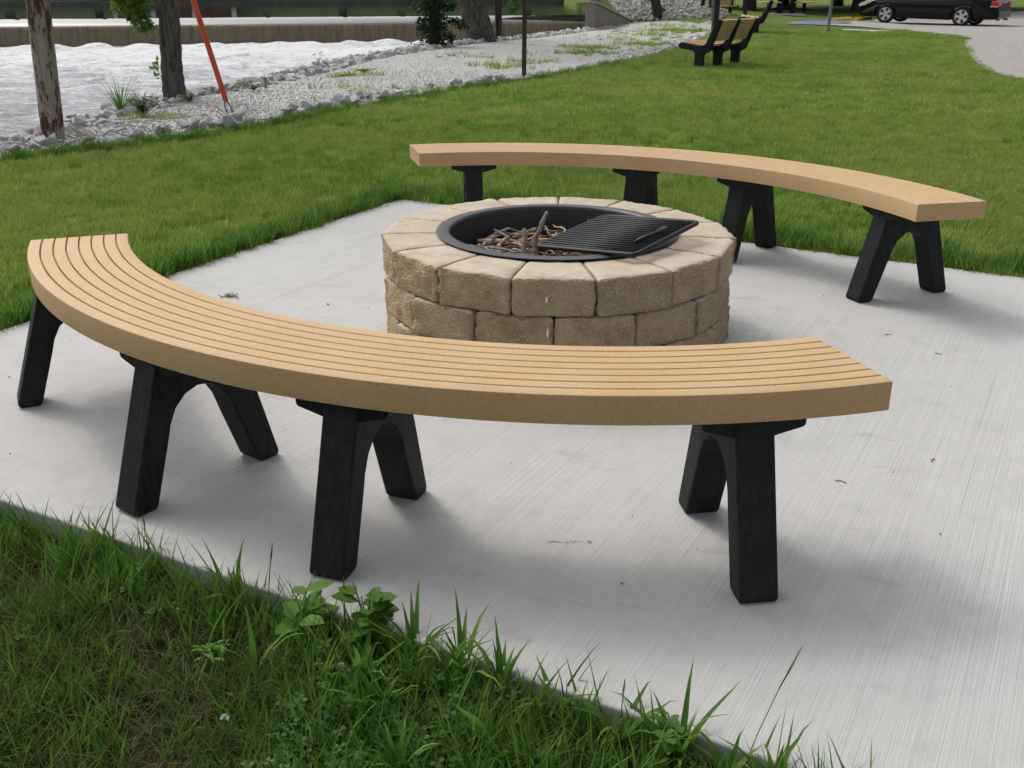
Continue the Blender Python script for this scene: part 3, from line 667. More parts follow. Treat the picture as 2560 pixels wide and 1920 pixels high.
# grass and weeds growing through the gravel
gx_, gy_ = [], []
for (cx_, cy_, rx, ry, n) in [(-3.35, 9.9, .35, .25, 14), (-2.3, 14.6, .3, .15, 18), (-.2, 16.2, .35, .5, 26), (0.3, 17.2, .4, .4, 22), (1.5, 21.0, .7, .6, 60), (2.4, 24.2, .8, 1.2, 40), (3.4, 26.5, .8, 1.5, 60), (2.9, 22.3, .6, .5, 45), (4.4, 28.5, .7, .8, 100), (4.6, 31.5, .9, 1.6, 50), (1.2, 19.4, .7, .5, 40), (6.0, 35.5, .7, 1.5, 90), (-1.9, 12.6, 1.0, .8, 14), (-.6, 18.5, .8, 1.2, 18)]:
    for _ in range(n): gx_.append(rnd.gauss(cx_, rx * 0.6)); gy_.append(rnd.gauss(cy_, ry * 0.6))
gx_, gy_ = np.array(gx_), np.array(gy_)
P = scatter_grass('gravel_weeds', gx_, gy_, 0.8, 1.6, [tuft_mesh('tuft', 26, 0.07, 0.03, 0.10, 0.007, 0.5, M['blade'], 3, 0.7, seed=120 + i) for i in range(4)], 'low weeds and grass growing up through the gravel', 0.2, 'weeds', zo=0.03)

# ------------------------------------------------------------------ fire pit
PC = (0.167, 3.672); PH = 0.391; NSTONE = 15; RO, RI = 0.640, 0.425
pit = thing('fire_pit', 'round fire pit of tan split stone blocks with black steel ring', 'fire pit', (PC[0], PC[1], 0))
def stone_block(a0, z0, z1, seed, nseg=13):
    r = random.Random(seed); half = R(360 / NSTONE / 2); h = (z1 - z0) / 2 - 0.0012; rad = r.uniform(0.008, 0.011)
    hr = (RO - RI) / 2; rm = (RO + RI) / 2; hw = RO * math.tan(half) - 0.0016
    jit = r.uniform(-0.006, 0.006); cr2 = r.uniform(0.012, 0.022); off = Vector((r.uniform(0, 99), r.uniform(0, 99), r.uniform(0, 99)))
    bm = bmesh.new(); bmesh.ops.create_cube(bm, size=2.0); bmesh.ops.subdivide_edges(bm, edges=list(bm.edges), cuts=nseg, use_grid_fill=True)
    mis = {}
    for v in bm.verts:
        p = Vector((v.co.x * hw, v.co.y * hr, v.co.z * h)); q = Vector((max(-hw + rad, min(hw - rad, p.x)), max(-hr + rad, min(hr - rad, p.y)), max(-h + rad, min(h - rad, p.z))))
        d = p - q
        if v.co.y > -0.2:                     # tumbled corners of the face
            r2 = cr2 * min(1, (v.co.y + .2) / .9); qx = max(-hw + r2, min(hw - r2, p.x)); qz = max(-h + r2, min(h - r2, p.z)); dx_, dz_ = p.x - qx, p.z - qz; dl = math.hypot(dx_, dz_)
            if abs(dx_) > 1e-7 and abs(dz_) > 1e-7 and dl > r2: p.x = qx + dx_ / dl * r2; p.z = qz + dz_ / dl * r2
            q = Vector((max(-hw + rad, min(hw - rad, p.x)), max(-hr + rad, min(hr - rad, p.y)), max(-h + rad, min(h - rad, p.z)))); d = p - q
        if d.length > rad: p = q + d.normalized() * rad
        # split face bulges and is rough; edges are chipped
        if v.co.y > 0.9:
            bul = (1 - v.co.x ** 2 * 0.75) * (1 - v.co.z ** 2 * 0.6)
            p.y += 0.006 * bul + 0.009 * noise.noise(p * 20 + off) + 0.005 * noise.noise(p * 55 + off)
        if max(abs(v.co.x), abs(v.co.z)) > 0.86 and v.co.y > 0.2: p += Vector((noise.noise(p * 45 + off), 0.8 * noise.noise(p * 50 - off), noise.noise(p * 40 + off * 2))) * 0.0045
        p.z += 0.0015 * noise.noise(p * 18 + off)
        rr_ = rm + p.y + jit * (v.co.y + 1) / 2; u_ = p.x * (rr_ / RO)
        v.co = (-math.sin(a0) * u_ + math.cos(a0) * rr_, math.cos(a0) * u_ + math.sin(a0) * rr_, (z0 + z1) / 2 + p.z)
    bmesh.ops.reverse_faces(bm, faces=bm.faces); bm.normal_update()
    for f in bm.faces: f.material_index = 0 if f.normal.z > 0.72 else 1; f.smooth = True
    me = bpy.data.meshes.new('stone_block'); bm.to_mesh(me); bm.free(); me.materials.append(M['stop']); me.materials.append(M['sface'])
    return me
zc = [0.0, 0.130, 0.2605, PH]
for c in range(3):
    for i in range(NSTONE):
        a = R(-105.2 + 12 + 24 * i + (12.4 if c == 1 else 0))
        link('stone_block', stone_block(a, zc[c], zc[c + 1], 1000 + c * 50 + i), pit)
for (a_, z_, h_) in ((-95.0, .325, .022), (-94.6, .215, .036)):
    a_ = R(a_); rr_ = RO + .0165; mb = MB(); pts = []
    for q in range(9): t_ = q / 8; wv = .003 * math.sin(math.pi * min(1, t_ + .08)) * (1 + .5 * math.sin(q * 2.3)); pts.append((wv, h_ * (t_ - .5)))
    for q in range(8, -1, -1): t_ = q / 8; pts.append((-.004 * math.sin(math.pi * min(1, t_ + .1)) * (1 + .4 * math.cos(q * 3.1)), h_ * (t_ - .5)))
    mb.prism(pts, (math.cos(a_) * rr_, math.sin(a_) * rr_, z_), (-math.sin(a_), math.cos(a_), 0), (0, 0, 1), -.004, .0035, (math.cos(a_), math.sin(a_), 0)); mb.build('white_streak', M['white'], pit)
mb = MB()
mb.lathe([(0.398, 0.10), (0.398, PH - 0.004), (0.400, PH + 0.005), (0.405, PH + 0.0095), (0.411, PH + 0.011), (0.4485, PH + 0.0085), (0.450, PH + 0.0065), (0.4485, PH + 0.0045), (0.412, PH + 0.005), (0.404, PH - 0.004), (0.404, 0.10)], 128, closed=True)
mb.build('steel_ring', M['steel'], pit, auto=40)
mb = MB(); pr = [(0.0, 0.175), (0.2, 0.17), (0.397, 0.15)]; seg = 48; v = [(0, 0, 0.25)]
for k in range(seg):
    for q in (0.12, 0.26, 0.397): a = 2 * math.pi * k / seg; v.append((q * math.cos(a), q * math.sin(a), 0.235 + 0.02 * noise.noise(Vector((q * 9 * math.cos(a), q * 9 * math.sin(a), 1)))))
f = [(0, 1 + 3 * k, 1 + 3 * ((k + 1) % seg)) for k in range(seg)]
for k in range(seg):
    k2 = (k + 1) % seg
    for j in range(2): f.append((1 + 3 * k + j, 1 + 3 * k + j + 1, 1 + 3 * k2 + j + 1, 1 + 3 * k2 + j))
mb.add(v, f); mb.build('ash_bed', M['ash'], pit, smooth=True)

# sticks and branches heaped in the ring (pit-centred coordinates)
GR = 'dead branches heaped in the fire ring'
def stick(pts, r0, r1, mat, label, name='branch', group=GR, seg=7, jit=0.004):
    pts = [Vector(p) + Vector((0, 0, 0.018)) for p in pts]; P2 = []
    for i in range(len(pts) - 1):
        for t in (0, 0.33, 0.66): P2.append(pts[i].lerp(pts[i + 1], t) + Vector((rnd.uniform(-jit, jit), rnd.uniform(-jit, jit), rnd.uniform(-jit, jit))))
    P2.append(pts[-1]); n = len(P2); base = P2[0]; P2 = [p - base for p in P2]
    mb = MB(); mb.tube(P2, [(r0 + (r1 - r0) * i / (n - 1)) * rnd.uniform(0.85, 1.15) for i in range(n)], seg)
    o = mb.build(name, mat, smooth=True); o.location = base + Vector((PC[0], PC[1], 0)); return tag(o, label, 'branch', group)
stick([(-.085, -.01, .26), (-.080, .0, .34), (-.055, .01, .40), (-.035, .02, .44)], .012, .007, M['stickg'], 'tall crooked grey branch standing upright near the middle of the fire ring')
stick([(-.125, .0, .25), (-.118, .02, .33), (-.122, .03, .375)], .013, .008, M['stickg'], 'shorter upright grey branch leaning beside the tall one in the fire ring')
stick([(.155, .36, .25), (.150, .375, .33), (.158, .38, .385)], .006, .0045, M['stickg'], 'thin dark twig standing against the back wall of the fire ring')
stick([(-.30, .20, .285), (-.20, .17, .292), (-.08, .16, .30), (.05, .15, .30)], .010, .006, M['stickt'], 'long tan branch lying across the top of the heap')
stick([(-.02, .10, .285), (.10, .17, .30), (.20, .22, .315)], .022, .017, M['stickt'], 'thick pale barkless branch lying beside the grate')
stick([(.02, .02, .285), (.09, .10, .315), (.10, .16, .35)], .007, .004, M['stickt'], 'pale forked twig rising beside the corner of the grate')
stick([(.02, .30, .285), (.12, .30, .30), (.24, .28, .31)], .012, .010, M['stickg'], 'straight grey branch at the back of the heap')
stick([(-.345, .12, .255), (-.335, .05, .27), (-.33, -.01, .285)], .018, .018, M['stickg'], 'split grey stick end against the left wall of the fire ring')
stick([(-.305, .11, .255), (-.30, .05, .27), (-.295, -.02, .285)], .017, .017, M['stickb'], 'split brown stick end near the left wall of the fire ring')
stick([(-.17, .14, .27), (-.20, .05, .28), (-.225, -.08, .29)], .014, .011, M['stickb'], 'reddish brown stick pointing to the front of the fire ring')
stick([(.08, .22, .27), (.10, .24, .31)], .035, .028, M['stickb'], 'dark brown rotten wood lump at the back of the heap')
# hollow burnt log
mb = MB(); ns = 18; V = []
for j, (t, ro, ri_) in enumerate([(0, .036, .027), (.3, .042, .031), (.7, .038, .028), (1, .026, .018)]):
    for rr_ in (ro, ri_):
        for k in range(ns): a = R(-20) + R(220) * k / (ns - 1); q = rr_ * (1 + 0.12 * noise.noise(Vector((k * .5, j, rr_ * 9)))); V.append((-0.015 + q * math.cos(a), -0.10 + 0.16 * t, q * math.sin(a)))
f = []
for j in range(3):
    for s_ in (0, 1):
        for k in range(ns - 1): o = j * 2 * ns + s_ * ns + k; f.append((o, o + 1, o + 1 + 2 * ns, o + 2 * ns))
for j in (0, 3):
    for k in range(ns - 1): o = j * 2 * ns + k; f.append((o, o + 1, o + 1 + ns, o + ns))
mb.add(V, f); o = mb.build('log', M['stickg'], smooth=True); o.location = (PC[0] - .125, PC[1] + .05, .275); o.rotation_euler = (0, 0, R(14)); tag(o, 'hollow charred log shell with its open end towards the front of the ring', 'log')
for i in range(190):
    a = rnd.uniform(0, 6.28); q = 0.36 * math.sqrt(rnd.random()); x, y = q * math.cos(a), q * math.sin(a); l_ = rnd.uniform(0.08, 0.26); d = rnd.uniform(0, 6.28)
    if math.hypot(x + l_ * math.cos(d), y + l_ * math.sin(d)) > 0.375: d += math.pi
    e = (x + l_ * math.cos(d), y + l_ * math.sin(d))
    if math.hypot(*e) > 0.375: s_ = 0.37 / math.hypot(*e); e = (e[0] * s_, e[1] * s_)
    z = rnd.uniform(0.245, 0.305); m_ = (x + e[0]) / 2 + rnd.uniform(-.02, .02), (y + e[1]) / 2 + rnd.uniform(-.02, .02)
    stick([(x, y, z), (*m_, z + rnd.uniform(0, .02)), (*e, z + rnd.uniform(-.01, .025))], rnd.uniform(.0025, .0085), rnd.uniform(.0015, .004), M[rnd.choice(['stickg', 'stickg', 'stickb', 'stickt'])], 'thin dead branch in the jumbled heap inside the fire ring', jit=0.006)

# cooking grate lying half across the ring
gt = thing('cooking_grate', 'square black steel rod cooking grate lying tilted across the rim of the fire pit', 'grate', (PC[0] + .213, PC[1] - .167, .418))
gt.rotation_euler = (R(4.9), R(-5.0), R(-39.7))
Lx, Ly, cr = 0.207, 0.212, 0.022      # half sizes: rods run along x
mb = MB(); out = []
for (cx_, cy_, a0) in ((Lx - cr, Ly - cr, 0), (-Lx + cr, Ly - cr, 90), (-Lx + cr, -Ly + cr, 180), (Lx - cr, -Ly + cr, 270)):
    for k in range(5): a = R(a0 + 22.5 * k); out.append((cx_ + cr * math.cos(a), cy_ + cr * math.sin(a), 0))
out.append(out[0]); mb.tube(out, 0.0082, 10, False); mb.build('frame', M['grate'], gt, smooth=True)
for k in range(17):
    y = -Ly + 0.024 + (2 * Ly - 0.048) * k / 16; mb = MB(); xx = Lx - (0.004 if abs(y) < Ly - cr else cr - math.sqrt(max(0, cr * cr - (abs(y) - Ly + cr) ** 2)) + 0.002)
    mb.tube([(-xx, y, 0.002), (xx, y, 0.002)], 0.0050, 8); mb.build('rod', M['grate'], gt, smooth=True)
mb = MB(); mb.tube([(.132, -.096, .004), (.148, -.091, .014), (.165, -.078, .022), (.174, -.055, .024), (.184, .005, .024), (.182, .030, .024), (.168, .043, .022), (.150, .047, .014), (.134, .048, .004)], 0.0075, 10); mb.build('handle', M['grate'], gt, smooth=True)
mb = MB(); mb.box((0, 0, 1.3), (.15, .15, 2.6)); o = mb.build('timber_post', M['timber'], bevel=.01); o.location = (5.45, 28.4, -.05); o.rotation_euler = (0, 0, R(12)); tag(o, 'single dark timber post standing right behind the first park bench', 'post')
# a wisp of straw on the rim
mb = MB(); mb.tube([(0, 0, 0), (.012, .03, .004), (.035, .0, .002)], 0.0012, 5); o = mb.build('straw', M['straw']); o.location = (PC[0] + .30, PC[1] + .25, PH + .02); tag(o, 'bent yellow straw wisp behind the grate on the steel rim', 'straw')

# ------------------------------------------------------------------ curved benches
def arc_seat(c, a0, a1, ri=1.660, ro=1.967, z1=0.457, th=0.068):
    # cross-section with eight planks and seven narrow grooves
    prof = [(ri, z1 - th), (ro, z1 - th)]; b = 0.005; npl = 8; wpl = (ro - ri) / npl; g = 0.0022
    prof += [(ro, z1 - b), (ro - b * .3, z1 - b * .3), (ro - b, z1)]
    for k in range(1, npl):
        r_ = ro - wpl * k; prof += [(r_ + g + .0015, z1), (r_ + g, z1 - .0015), (r_ + g, z1 - .012), (r_ - g, z1 - .012), (r_ - g, z1 - .0015), (r_ - g - .0015, z1)]
    prof += [(ri + b, z1), (ri + b * .3, z1 - b * .3), (ri, z1 - b)]
    n = len(prof); ns = 40; V = []; 
    for k in range(ns + 1):
        a = R(a0 + (a1 - a0) * k / ns)
        V += [(c[0] + r_ * math.cos(a), c[1] + r_ * math.sin(a), z) for r_, z in prof]
    Fq = [(k * n + i, (k + 1) * n + i, (k + 1) * n + (i + 1) % n, k * n + (i + 1) % n) for k in range(ns) for i in range(n)]
    Fq += [tuple(range(n)), tuple(ns * n + i for i in range(n))[::-1]]
    mb = MB(); mb.add(V, Fq); return mb
def leg_prof():
    out = [(1.600, 0.012), (1.606, 0.0), (1.664, 0.0), (1.674, 0.012)]
    inner = [(1.728, 0.17), (1.742, 0.215), (1.765, 0.255), (1.80, 0.283), (1.84, 0.290), (1.88, 0.278), (1.912, 0.25), (1.933, 0.21), (1.945, 0.17)]
    return out + inner + [(1.998, 0.012), (2.006, 0.0), (2.064, 0.0), (2.072, 0.012), (1.950, 0.386), (1.700, 0.386)]
def bench(name, label, c, sup, a0, a1, seam, dr=0.0):
    t = thing(name, label, 'bench', (c[0], c[1], 0))
    for q0, q1 in ((a0, seam - 0.008), (seam + 0.008, a1)):
        o = arc_seat((0, 0), q0, q1).build('seat_section', M['tan'], t); autosmooth(o, 25)
    for s in sup:
        a = R(s); u = (math.cos(a), math.sin(a), 0); wv = (-math.sin(a), math.cos(a), 0)
        mb = MB(); mb.prism(leg_prof(), (0, 0, 0), u, (0, 0, 1), -0.044, 0.044, wv)
        lf = mb.build('leg_frame', M['black'], t, bevel=0.006, seg=2)
        mb = MB(); mb.prism([(-.116, .3885), (-.116, .370), (-.111, .364), (-.046, .346), (.046, .346), (.111, .364), (.116, .370), (.116, .3885)], (0, 0, 0), wv, (0, 0, 1), 1.692, 1.951, u)
        mb.build('cap_plate', M['black'], lf, bevel=0.003)
    return t
bench('curved_bench', 'near curved backless bench of tan planks, standing closer than the fire pit', (0.26, 3.879), (-152.8, -126.9, -109.2, -82.3), -161.6, -73.4, -118.6)
bench('curved_bench', 'far curved backless bench of tan planks behind the fire pit, along the lawn', (-0.048, 3.463), (21.5, 48.6, 67.0, 95.0), 12.8, 104.6, 58.3)

# ------------------------------------------------------------------ park benches with backs
def frame_prof():
    return [(-0.075, 0), (0.075, 0), (0.075, .20), (0.10, .235), (0.15, .25), (0.185, .27), (0.20, .31), (0.355, .70), (0.350, .735), (0.315, .745), (0.285, .73), (0.115, .385), (0.08, .355), (-.02, .345), (-.33, .385), (-.365, .375), (-.385, .345), (-.375, .31), (-.34, .295), (-.12, .265), (-0.085, .235), (-0.075, .20)]
def park_bench(label, loc, rz, nf=3, span=1.16, sc=1.0):
    # local x = backwards (the back leans towards +x), y = along the bench
    t = thing('park_bench', label, 'bench', loc, rz, 'straight park benches with tan planks'); t.scale = (sc, sc, sc)
    for k in range(nf):
        y = -span / 2 + span * k / (nf - 1); mb = MB(); mb.prism(frame_prof(), (0, y, 0), (1, 0, 0), (0, 0, 1), -0.035, 0.035, (0, 1, 0)); mb.build('side_frame', M['black'], t, bevel=0.008)
    ny = nf - 1
    for s in range(ny):
        ya = -span / 2 + span * s / ny + 0.037; yb = -span / 2 + span * (s + 1) / ny - 0.037
        for k in range(4):
            t0 = 0.10 + k * 0.225; d = Vector((0.17, 0, .345)); p = Vector((0.140, 0, .395)) + d * (t0 + 0.09)
            mb = MB(); tilt = Matrix.Rotation(math.atan2(0.17, 0.345), 3, 'Y'); mb.box((p.x + 0.022, (ya + yb) / 2, p.z), (0.034, yb - ya + 0.05, 0.084), 0, 0, tilt); mb.build('back_slat', M['tan'], t, bevel=0.004)
        for k in range(4):
            x = -0.31 + k * 0.105; mb = MB(); mb.box((x, (ya + yb) / 2, .375 - (x + .33) * 0.11 + .006), (0.096, yb - ya + 0.05, 0.034)); mb.build('seat_slat', M['tan'], t, bevel=0.004)
    return t
park_bench('park bench seen from behind with tan slats and black side frames, near the rock edging', (3.33, 16.92, -0.022), R(-42), 3, 1.10)
park_bench('second park bench further off, showing its end frame, beyond the first one on the lawn', (6.50, 28.2, -0.022), R(-13), 3, 1.3, 1.12)

# ------------------------------------------------------------------ trees
def leaf_cloud(name, blobs, nleaf, size, mat, seed, flat=1.0):
    r = np.random.RandomState(seed); V = []; F4 = []
    wts = np.array([b[3] * b[4] * b[5] for b in blobs]) ** 0.8; wts /= wts.sum()
    bi = r.choice(len(blobs), nleaf, p=wts); 
    B = np.array(blobs)[bi]; d = r.normal(size=(nleaf, 3)); d /= np.linalg.norm(d, axis=1)[:, None]
    rad = r.rand(nleaf) ** 0.45; cl = r.normal(size=(nleaf // 7 + 1, 3)) * 0.10
    C = B[:, :3] + d * rad[:, None] * B[:, 3:6] + cl[np.arange(nleaf) // 7] * B[:, 3:6]
    n = r.normal(size=(nleaf, 3)); n[:, 2] += 0.6; n /= np.linalg.norm(n, axis=1)[:, None]
    u = np.cross(n, r.normal(size=(nleaf, 3))); u /= np.linalg.norm(u, axis=1)[:, None]; v = np.cross(n, u); s = size * r.uniform(0.6, 1.3, nleaf)[:, None]
    V = np.stack([C - u * s, C + v * s * 0.42 - u * s * .1, C + u * s, C - v * s * 0.42 - u * s * .1], 1).reshape(-1, 3)
    return npmesh(name, V, np.arange(nleaf * 4).reshape(-1, 4), mat)
def tree(name, label, base, trunk, blobs, nleaf, lsize, bark, leafm, limbs=(), seed=0, group=None, lown=900):
    t = thing(name, label, 'tree', base, 0, group)
    mb = MB(); pts = []; rs = []
    for i in range(len(trunk) - 1):
        a, b = trunk[i], trunk[i + 1]
        for k in range(6): f_ = k / 6; pts.append([a[j] + (b[j] - a[j]) * f_ for j in range(3)]); rs.append((a[3] + (b[3] - a[3]) * f_) * (1 + 0.05 * math.sin(3.1 * k + i)))
    pts.append(trunk[-1][:3]); rs.append(trunk[-1][3]); mb.tube(pts, rs, 20, True)
    mb.build('trunk', bark, t, smooth=True)
    for lb in limbs:
        mb = MB(); mb.tube([q[:3] for q in lb], [q[3] for q in lb], 8); mb.build('limb', bark, t, smooth=True)
    lowb = [b for b in blobs if b[2] < 1.6]; hib = [b for b in blobs if b[2] >= 1.6]
    if lowb: link('low_foliage', leaf_cloud('low_foliage', lowb, lown, lsize, leafm, seed + 50), t)
    if hib: link('crown', leaf_cloud('crown', hib, nleaf, lsize * 1.2, leafm, seed), t)
    return t
def crown(cx_, cy_, z, r, n, seed):
    q = random.Random(seed); out = []
    for _ in range(n):
        a = q.uniform(0, 6.28); d = r * math.sqrt(q.random()) * 0.75; s = r * q.uniform(0.26, 0.46); out.append((cx_ + d * math.cos(a), cy_ + d * math.sin(a), z + q.uniform(-0.45, 0.6) * r, s, s, s * 0.75))
    return out
tree('river_tree', 'furrowed grey tree trunk with a leafy low bough, between wooden pole and orange guard', (-3.86, 11.8, 0),
    [(.02, 0, -.6, .18), (.0, 0, 0.0, .134), (.005, 0, .35, .118), (.055, 0, 1.0, .112), (.10, 0, 3.0, .105), (.1, .1, 5.5, .10), (.2, 0, 7.5, .04)],
    [(-.36, -.02, 1.02, .20, .2, .16), (-.28, .0, .86, .14, .16, .10), (-.45, 0, 1.18, .18, .2, .14), (-.22, 0, .76, .09, .1, .07), (-.2, 0, 1.15, .14, .15, .12)] + [(-.165, -.05, .38, .04, .04, .07), (-.17, -.05, .27, .03, .03, .05), (-.14, -.05, .46, .02, .03, .04)] + crown(.2, 0, 6.8, 1.9, 12, 3),
    5200, 0.045, M['bark'], M['leaf'], [[(.05, 0, 1.35, .03), (-.25, 0, 1.3, .018), (-.42, 0, 1.05, .008)], [(-.02, 0, 3.2, .06), (-.9, .3, 5.2, .04), (-1.3, .4, 6.6, .02)], [(0, 0, 3.8, .06), (.9, -.3, 5.6, .035), (1.5, -.4, 6.8, .015)], [(-.09, -.05, .24, .006), (-.14, -.05, .30, .004), (-.16, -.05, .42, .003)]], seed=1, lown=850)
tree('leaning_tree', 'thick furrowed tree trunk leaning left at the far edge of the gravel bank', (-0.70, 23.9, -.1),
    [(.10, 0, -.6, .48), (.02, 0, 0.0, .36), (-.10, 0, .5, .31), (-.28, 0, 1.2, .285), (-.7, 0, 3.0, .26), (-1.2, .2, 6, .18), (-1.3, .3, 8, .06)],
    crown(-1.3, .3, 8.2, 2.6, 14, 5), 5000, 0.08, M['bark'], M['leaf'], [[(-.8, 0, 3.4, .12), (-2, .5, 5.6, .07), (-2.8, .6, 7.2, .03)], [(-.7, 0, 3.8, .12), (.6, -.3, 6, .06), (1.1, -.4, 7.6, .03)]], seed=2)
tree('slender_tree', 'slender dark tree trunk just right of the thick leaning one', (-0.30, 24.3, -.1),
    [(.03, 0, -.5, .09), (.0, 0, .2, .072), (-.03, .0, 1.2, .088), (.1, 0, 3, .075), (.3, .2, 5.5, .03)],
    [(.33, 0, .88, .20, .14, .14), (.42, 0, 1.10, .16, .14, .14), (.30, 0, .72, .10, .1, .07)] + crown(.3, .2, 5.6, 1.2, 8, 8), 1600, 0.055, M['bark2'], M['leaf'], [[(0, 0, 1.5, .02), (.3, 0, 1.3, .012), (.4, 0, 1.0, .006)]], seed=4, lown=220)
tree('ivy_covered_tree', 'dark tree stem wrapped in leafy vines at the water edge left of the leaning trunk', (-1.62, 21.8, -.1),
    [(.05, 0, -.5, .16), (.02, 0, .2, .12), (.04, 0, 1.3, .105), (.1, 0, 3, .09), (.1, .1, 5.5, .04)],
    [(.02, -.02, .30, .33, .26, .26), (.05, -.05, .62, .28, .26, .24), (-.12, -.02, .86, .34, .25, .14), (.42, 0, .60, .34, .18, .07), (.30, 0, .90, .26, .2, .10), (.62, 0, .50, .20, .14, .06), (-.25, 0, .50, .12, .12, .22), (-.02, 0, 1.2, .35, .3, .3), (.35, 0, .28, .10, .12, .14), (-.46, 0, .08, .13, .10, .08)] + crown(.1, .1, 5.4, 1.5, 8, 9), 5600, 0.042, M['bark2'], M['dleaf'], [[(0, 0, 1.6, .03), (-.4, 0, 1.4, .02), (-.5, 0, .9, .01)], [(.05, 0, .7, .02), (.4, 0, .66, .012), (.75, 0, .48, .006)]], seed=5, lown=3200)
tree('bank_tree', 'dark leaning tree trunk standing on the grey rock pile', (4.98, 36.6, 0.1),
    [(.08, 0, -.3, .20), (.0, 0, .3, .17), (-.18, 0, 1.1, .16), (-.5, 0, 3.0, .14), (-.7, .2, 6, .06)],
    [(-.45, 0, 1.0, .2, .2, .14), (-.30, 0, .62, .10, .1, .10), (.22, 0, .28, .09, .09, .09), (.3, 0, 1.05, .16, .16, .12)] + crown(-.7, .2, 6.4, 2.2, 10, 10), 3200, 0.07, M['bark2'], M['leaf'], [[(-.2, 0, 1.4, .04), (-.5, 0, 1.3, .02), (-.55, 0, 1.0, .01)], [(-.15, 0, 1.2, .03), (.2, 0, 1.2, .02), (.33, 0, 1.0, .01)]], seed=6, lown=260)
tree('sapling', 'young sapling with a thin pale trunk between the second park bench and the car', (8.47, 28.3, -.02),
    [(-.01, 0, -.1, .05), (0, 0, .1, .042), (.02, 0, 1.0, .038), (.03, 0, 2.2, .028), (.03, 0, 3.2, .01)],
    crown(.03, 0, 2.7, .8, 8, 11) + [(-.12, 0, 1.12, .10, .1, .06)], 900, 0.05, simple('pale_young_bark', (.24, .22, .19), .9, .1, 0, .3, 20, .002), M['leaf'], [[(.03, 0, 1.8, .015), (-.4, .1, 2.6, .006)], [(.03, 0, 1.9, .015), (.45, -.1, 2.7, .006)]], seed=7, lown=60)
# shade trees beyond the lawn (they darken the far grass) and woods on the far bank
shade = [(12.6, 56.5, 4.8), (18.7, 57.5, 4.8), (8.4, 60, 4.8), (16.8, 66, 5.0), (24.5, 62, 5.0), (30, 66, 5.2), (5.2, 68, 5.0), (22, 72, 5.0)]
for i, (x, y, r) in enumerate(shade):
    if i == 0:
        t0 = tree('shade_tree', 'broad shade tree on the lawn beyond the parking lot', (x, y, -.05), [(0, 0, -.1, .40), (0, 0, .6, .3), (.1, 0, 3.5, .24), (.2, 0, 7.5, .10)], crown(.1, 0, 5.4, 5.0, 34, 21), 24000, 0.26, M['bark2'], M['dleaf'],
                  [[(.05, 0, 2.6, .14), (1.8, .5, 4.8, .08), (3, .8, 6, .03)], [(.05, 0, 2.9, .14), (-1.8, -.5, 5, .08), (-3, -.8, 6.4, .03)]], seed=12, group='shade trees beyond the lawn')
    else:
        t = dup(t0); t.location = (x, y, float(lz(x, y)) - .03); t.rotation_euler = (0, 0, i * 1.9); t.scale = [r / 4.6] * 3
crownB = leaf_cloud('far_woods', [(x, 88 - (x + 20) * -0.35 * (x < -20) + rnd.uniform(0, 12) + (0 if x > -20 else (x + 20) * 0.0), rnd.uniform(0.6, 6.5), rnd.uniform(3, 5), rnd.uniform(3, 5), rnd.uniform(2.2, 4)) for x in np.linspace(-110, 12, 130)], 48000, 0.42, M['dleaf'], 33)
# keep the woods behind the curving far bank
co = np.zeros(len(crownB.vertices) * 3, np.float32); crownB.vertices.foreach_get('co', co); co = co.reshape(-1, 3); fy = np.interp(co[:, 0], [-140, -60, -20, 9], [48, 66, 80, 88]); co[:, 1] = fy + 3 + (co[:, 1] - co[:, 1].min()) * 0.35
crownB.vertices.foreach_set('co', co.ravel()); fw = link('far_woods', crownB); tag(fw, 'dark wood of trees along the far side of the river', 'woods', kind='stuff')
tk = None
for i in range(16):
    x = -78 + i * 5.3 + rnd.uniform(-1.5, 1.5); y = float(np.interp(x, [-140, -60, -20, 9], [48, 66, 80, 88])) + 1.5 + rnd.uniform(0, 3)
    if tk is None:
        mb = MB(); mb.tube([(0, 0, -.5), (.05, 0, 2), (.2, 0, 6), (.2, 0, 9)], [.28, .22, .18, .08], 8); tk = mb.build('tree_trunk', M['bark2'], smooth=True); o = tk
    else: o = dup(tk)
    o.location = (x, y, 0.3); o.scale = (rnd.uniform(.8, 1.5),) * 2 + (1,); tag(o, 'dark tree trunk at the front of the woods on the far bank', 'tree', 'trunks of the far bank woods')
# a pale building on the far bank, mirrored in the river
hb = thing('riverside_house', 'brick house with pale posts on the far bank of the river', 'house', (-25.5, 80.5, .1), R(12))
mb = MB(); mb.box((0, 2, 1.7), (9, 4, 3.4)); mb.build('wall', M['brick'], hb)
mb = MB(); mb.prism([(-4.9, 3.4), (4.9, 3.4), (3.2, 5.2), (-3.2, 5.2)], (0, 0, 0), (1, 0, 0), (0, 0, 1), -.4, 4.4, (0, 1, 0)); mb.build('roof', M['dgrey'], hb)
for x in (-4.3, -1.6, 1.4, 4.3): mb = MB(); mb.box((x, -.25, 1.7), (.35, .3, 3.4)); mb.build('post', M['white'], hb)
for x in (-3, 0, 2.8): mb = MB(); mb.box((x, -.03, 1.8), (1.1, .08, 1.3)); mb.build('window', M['glass'], hb)

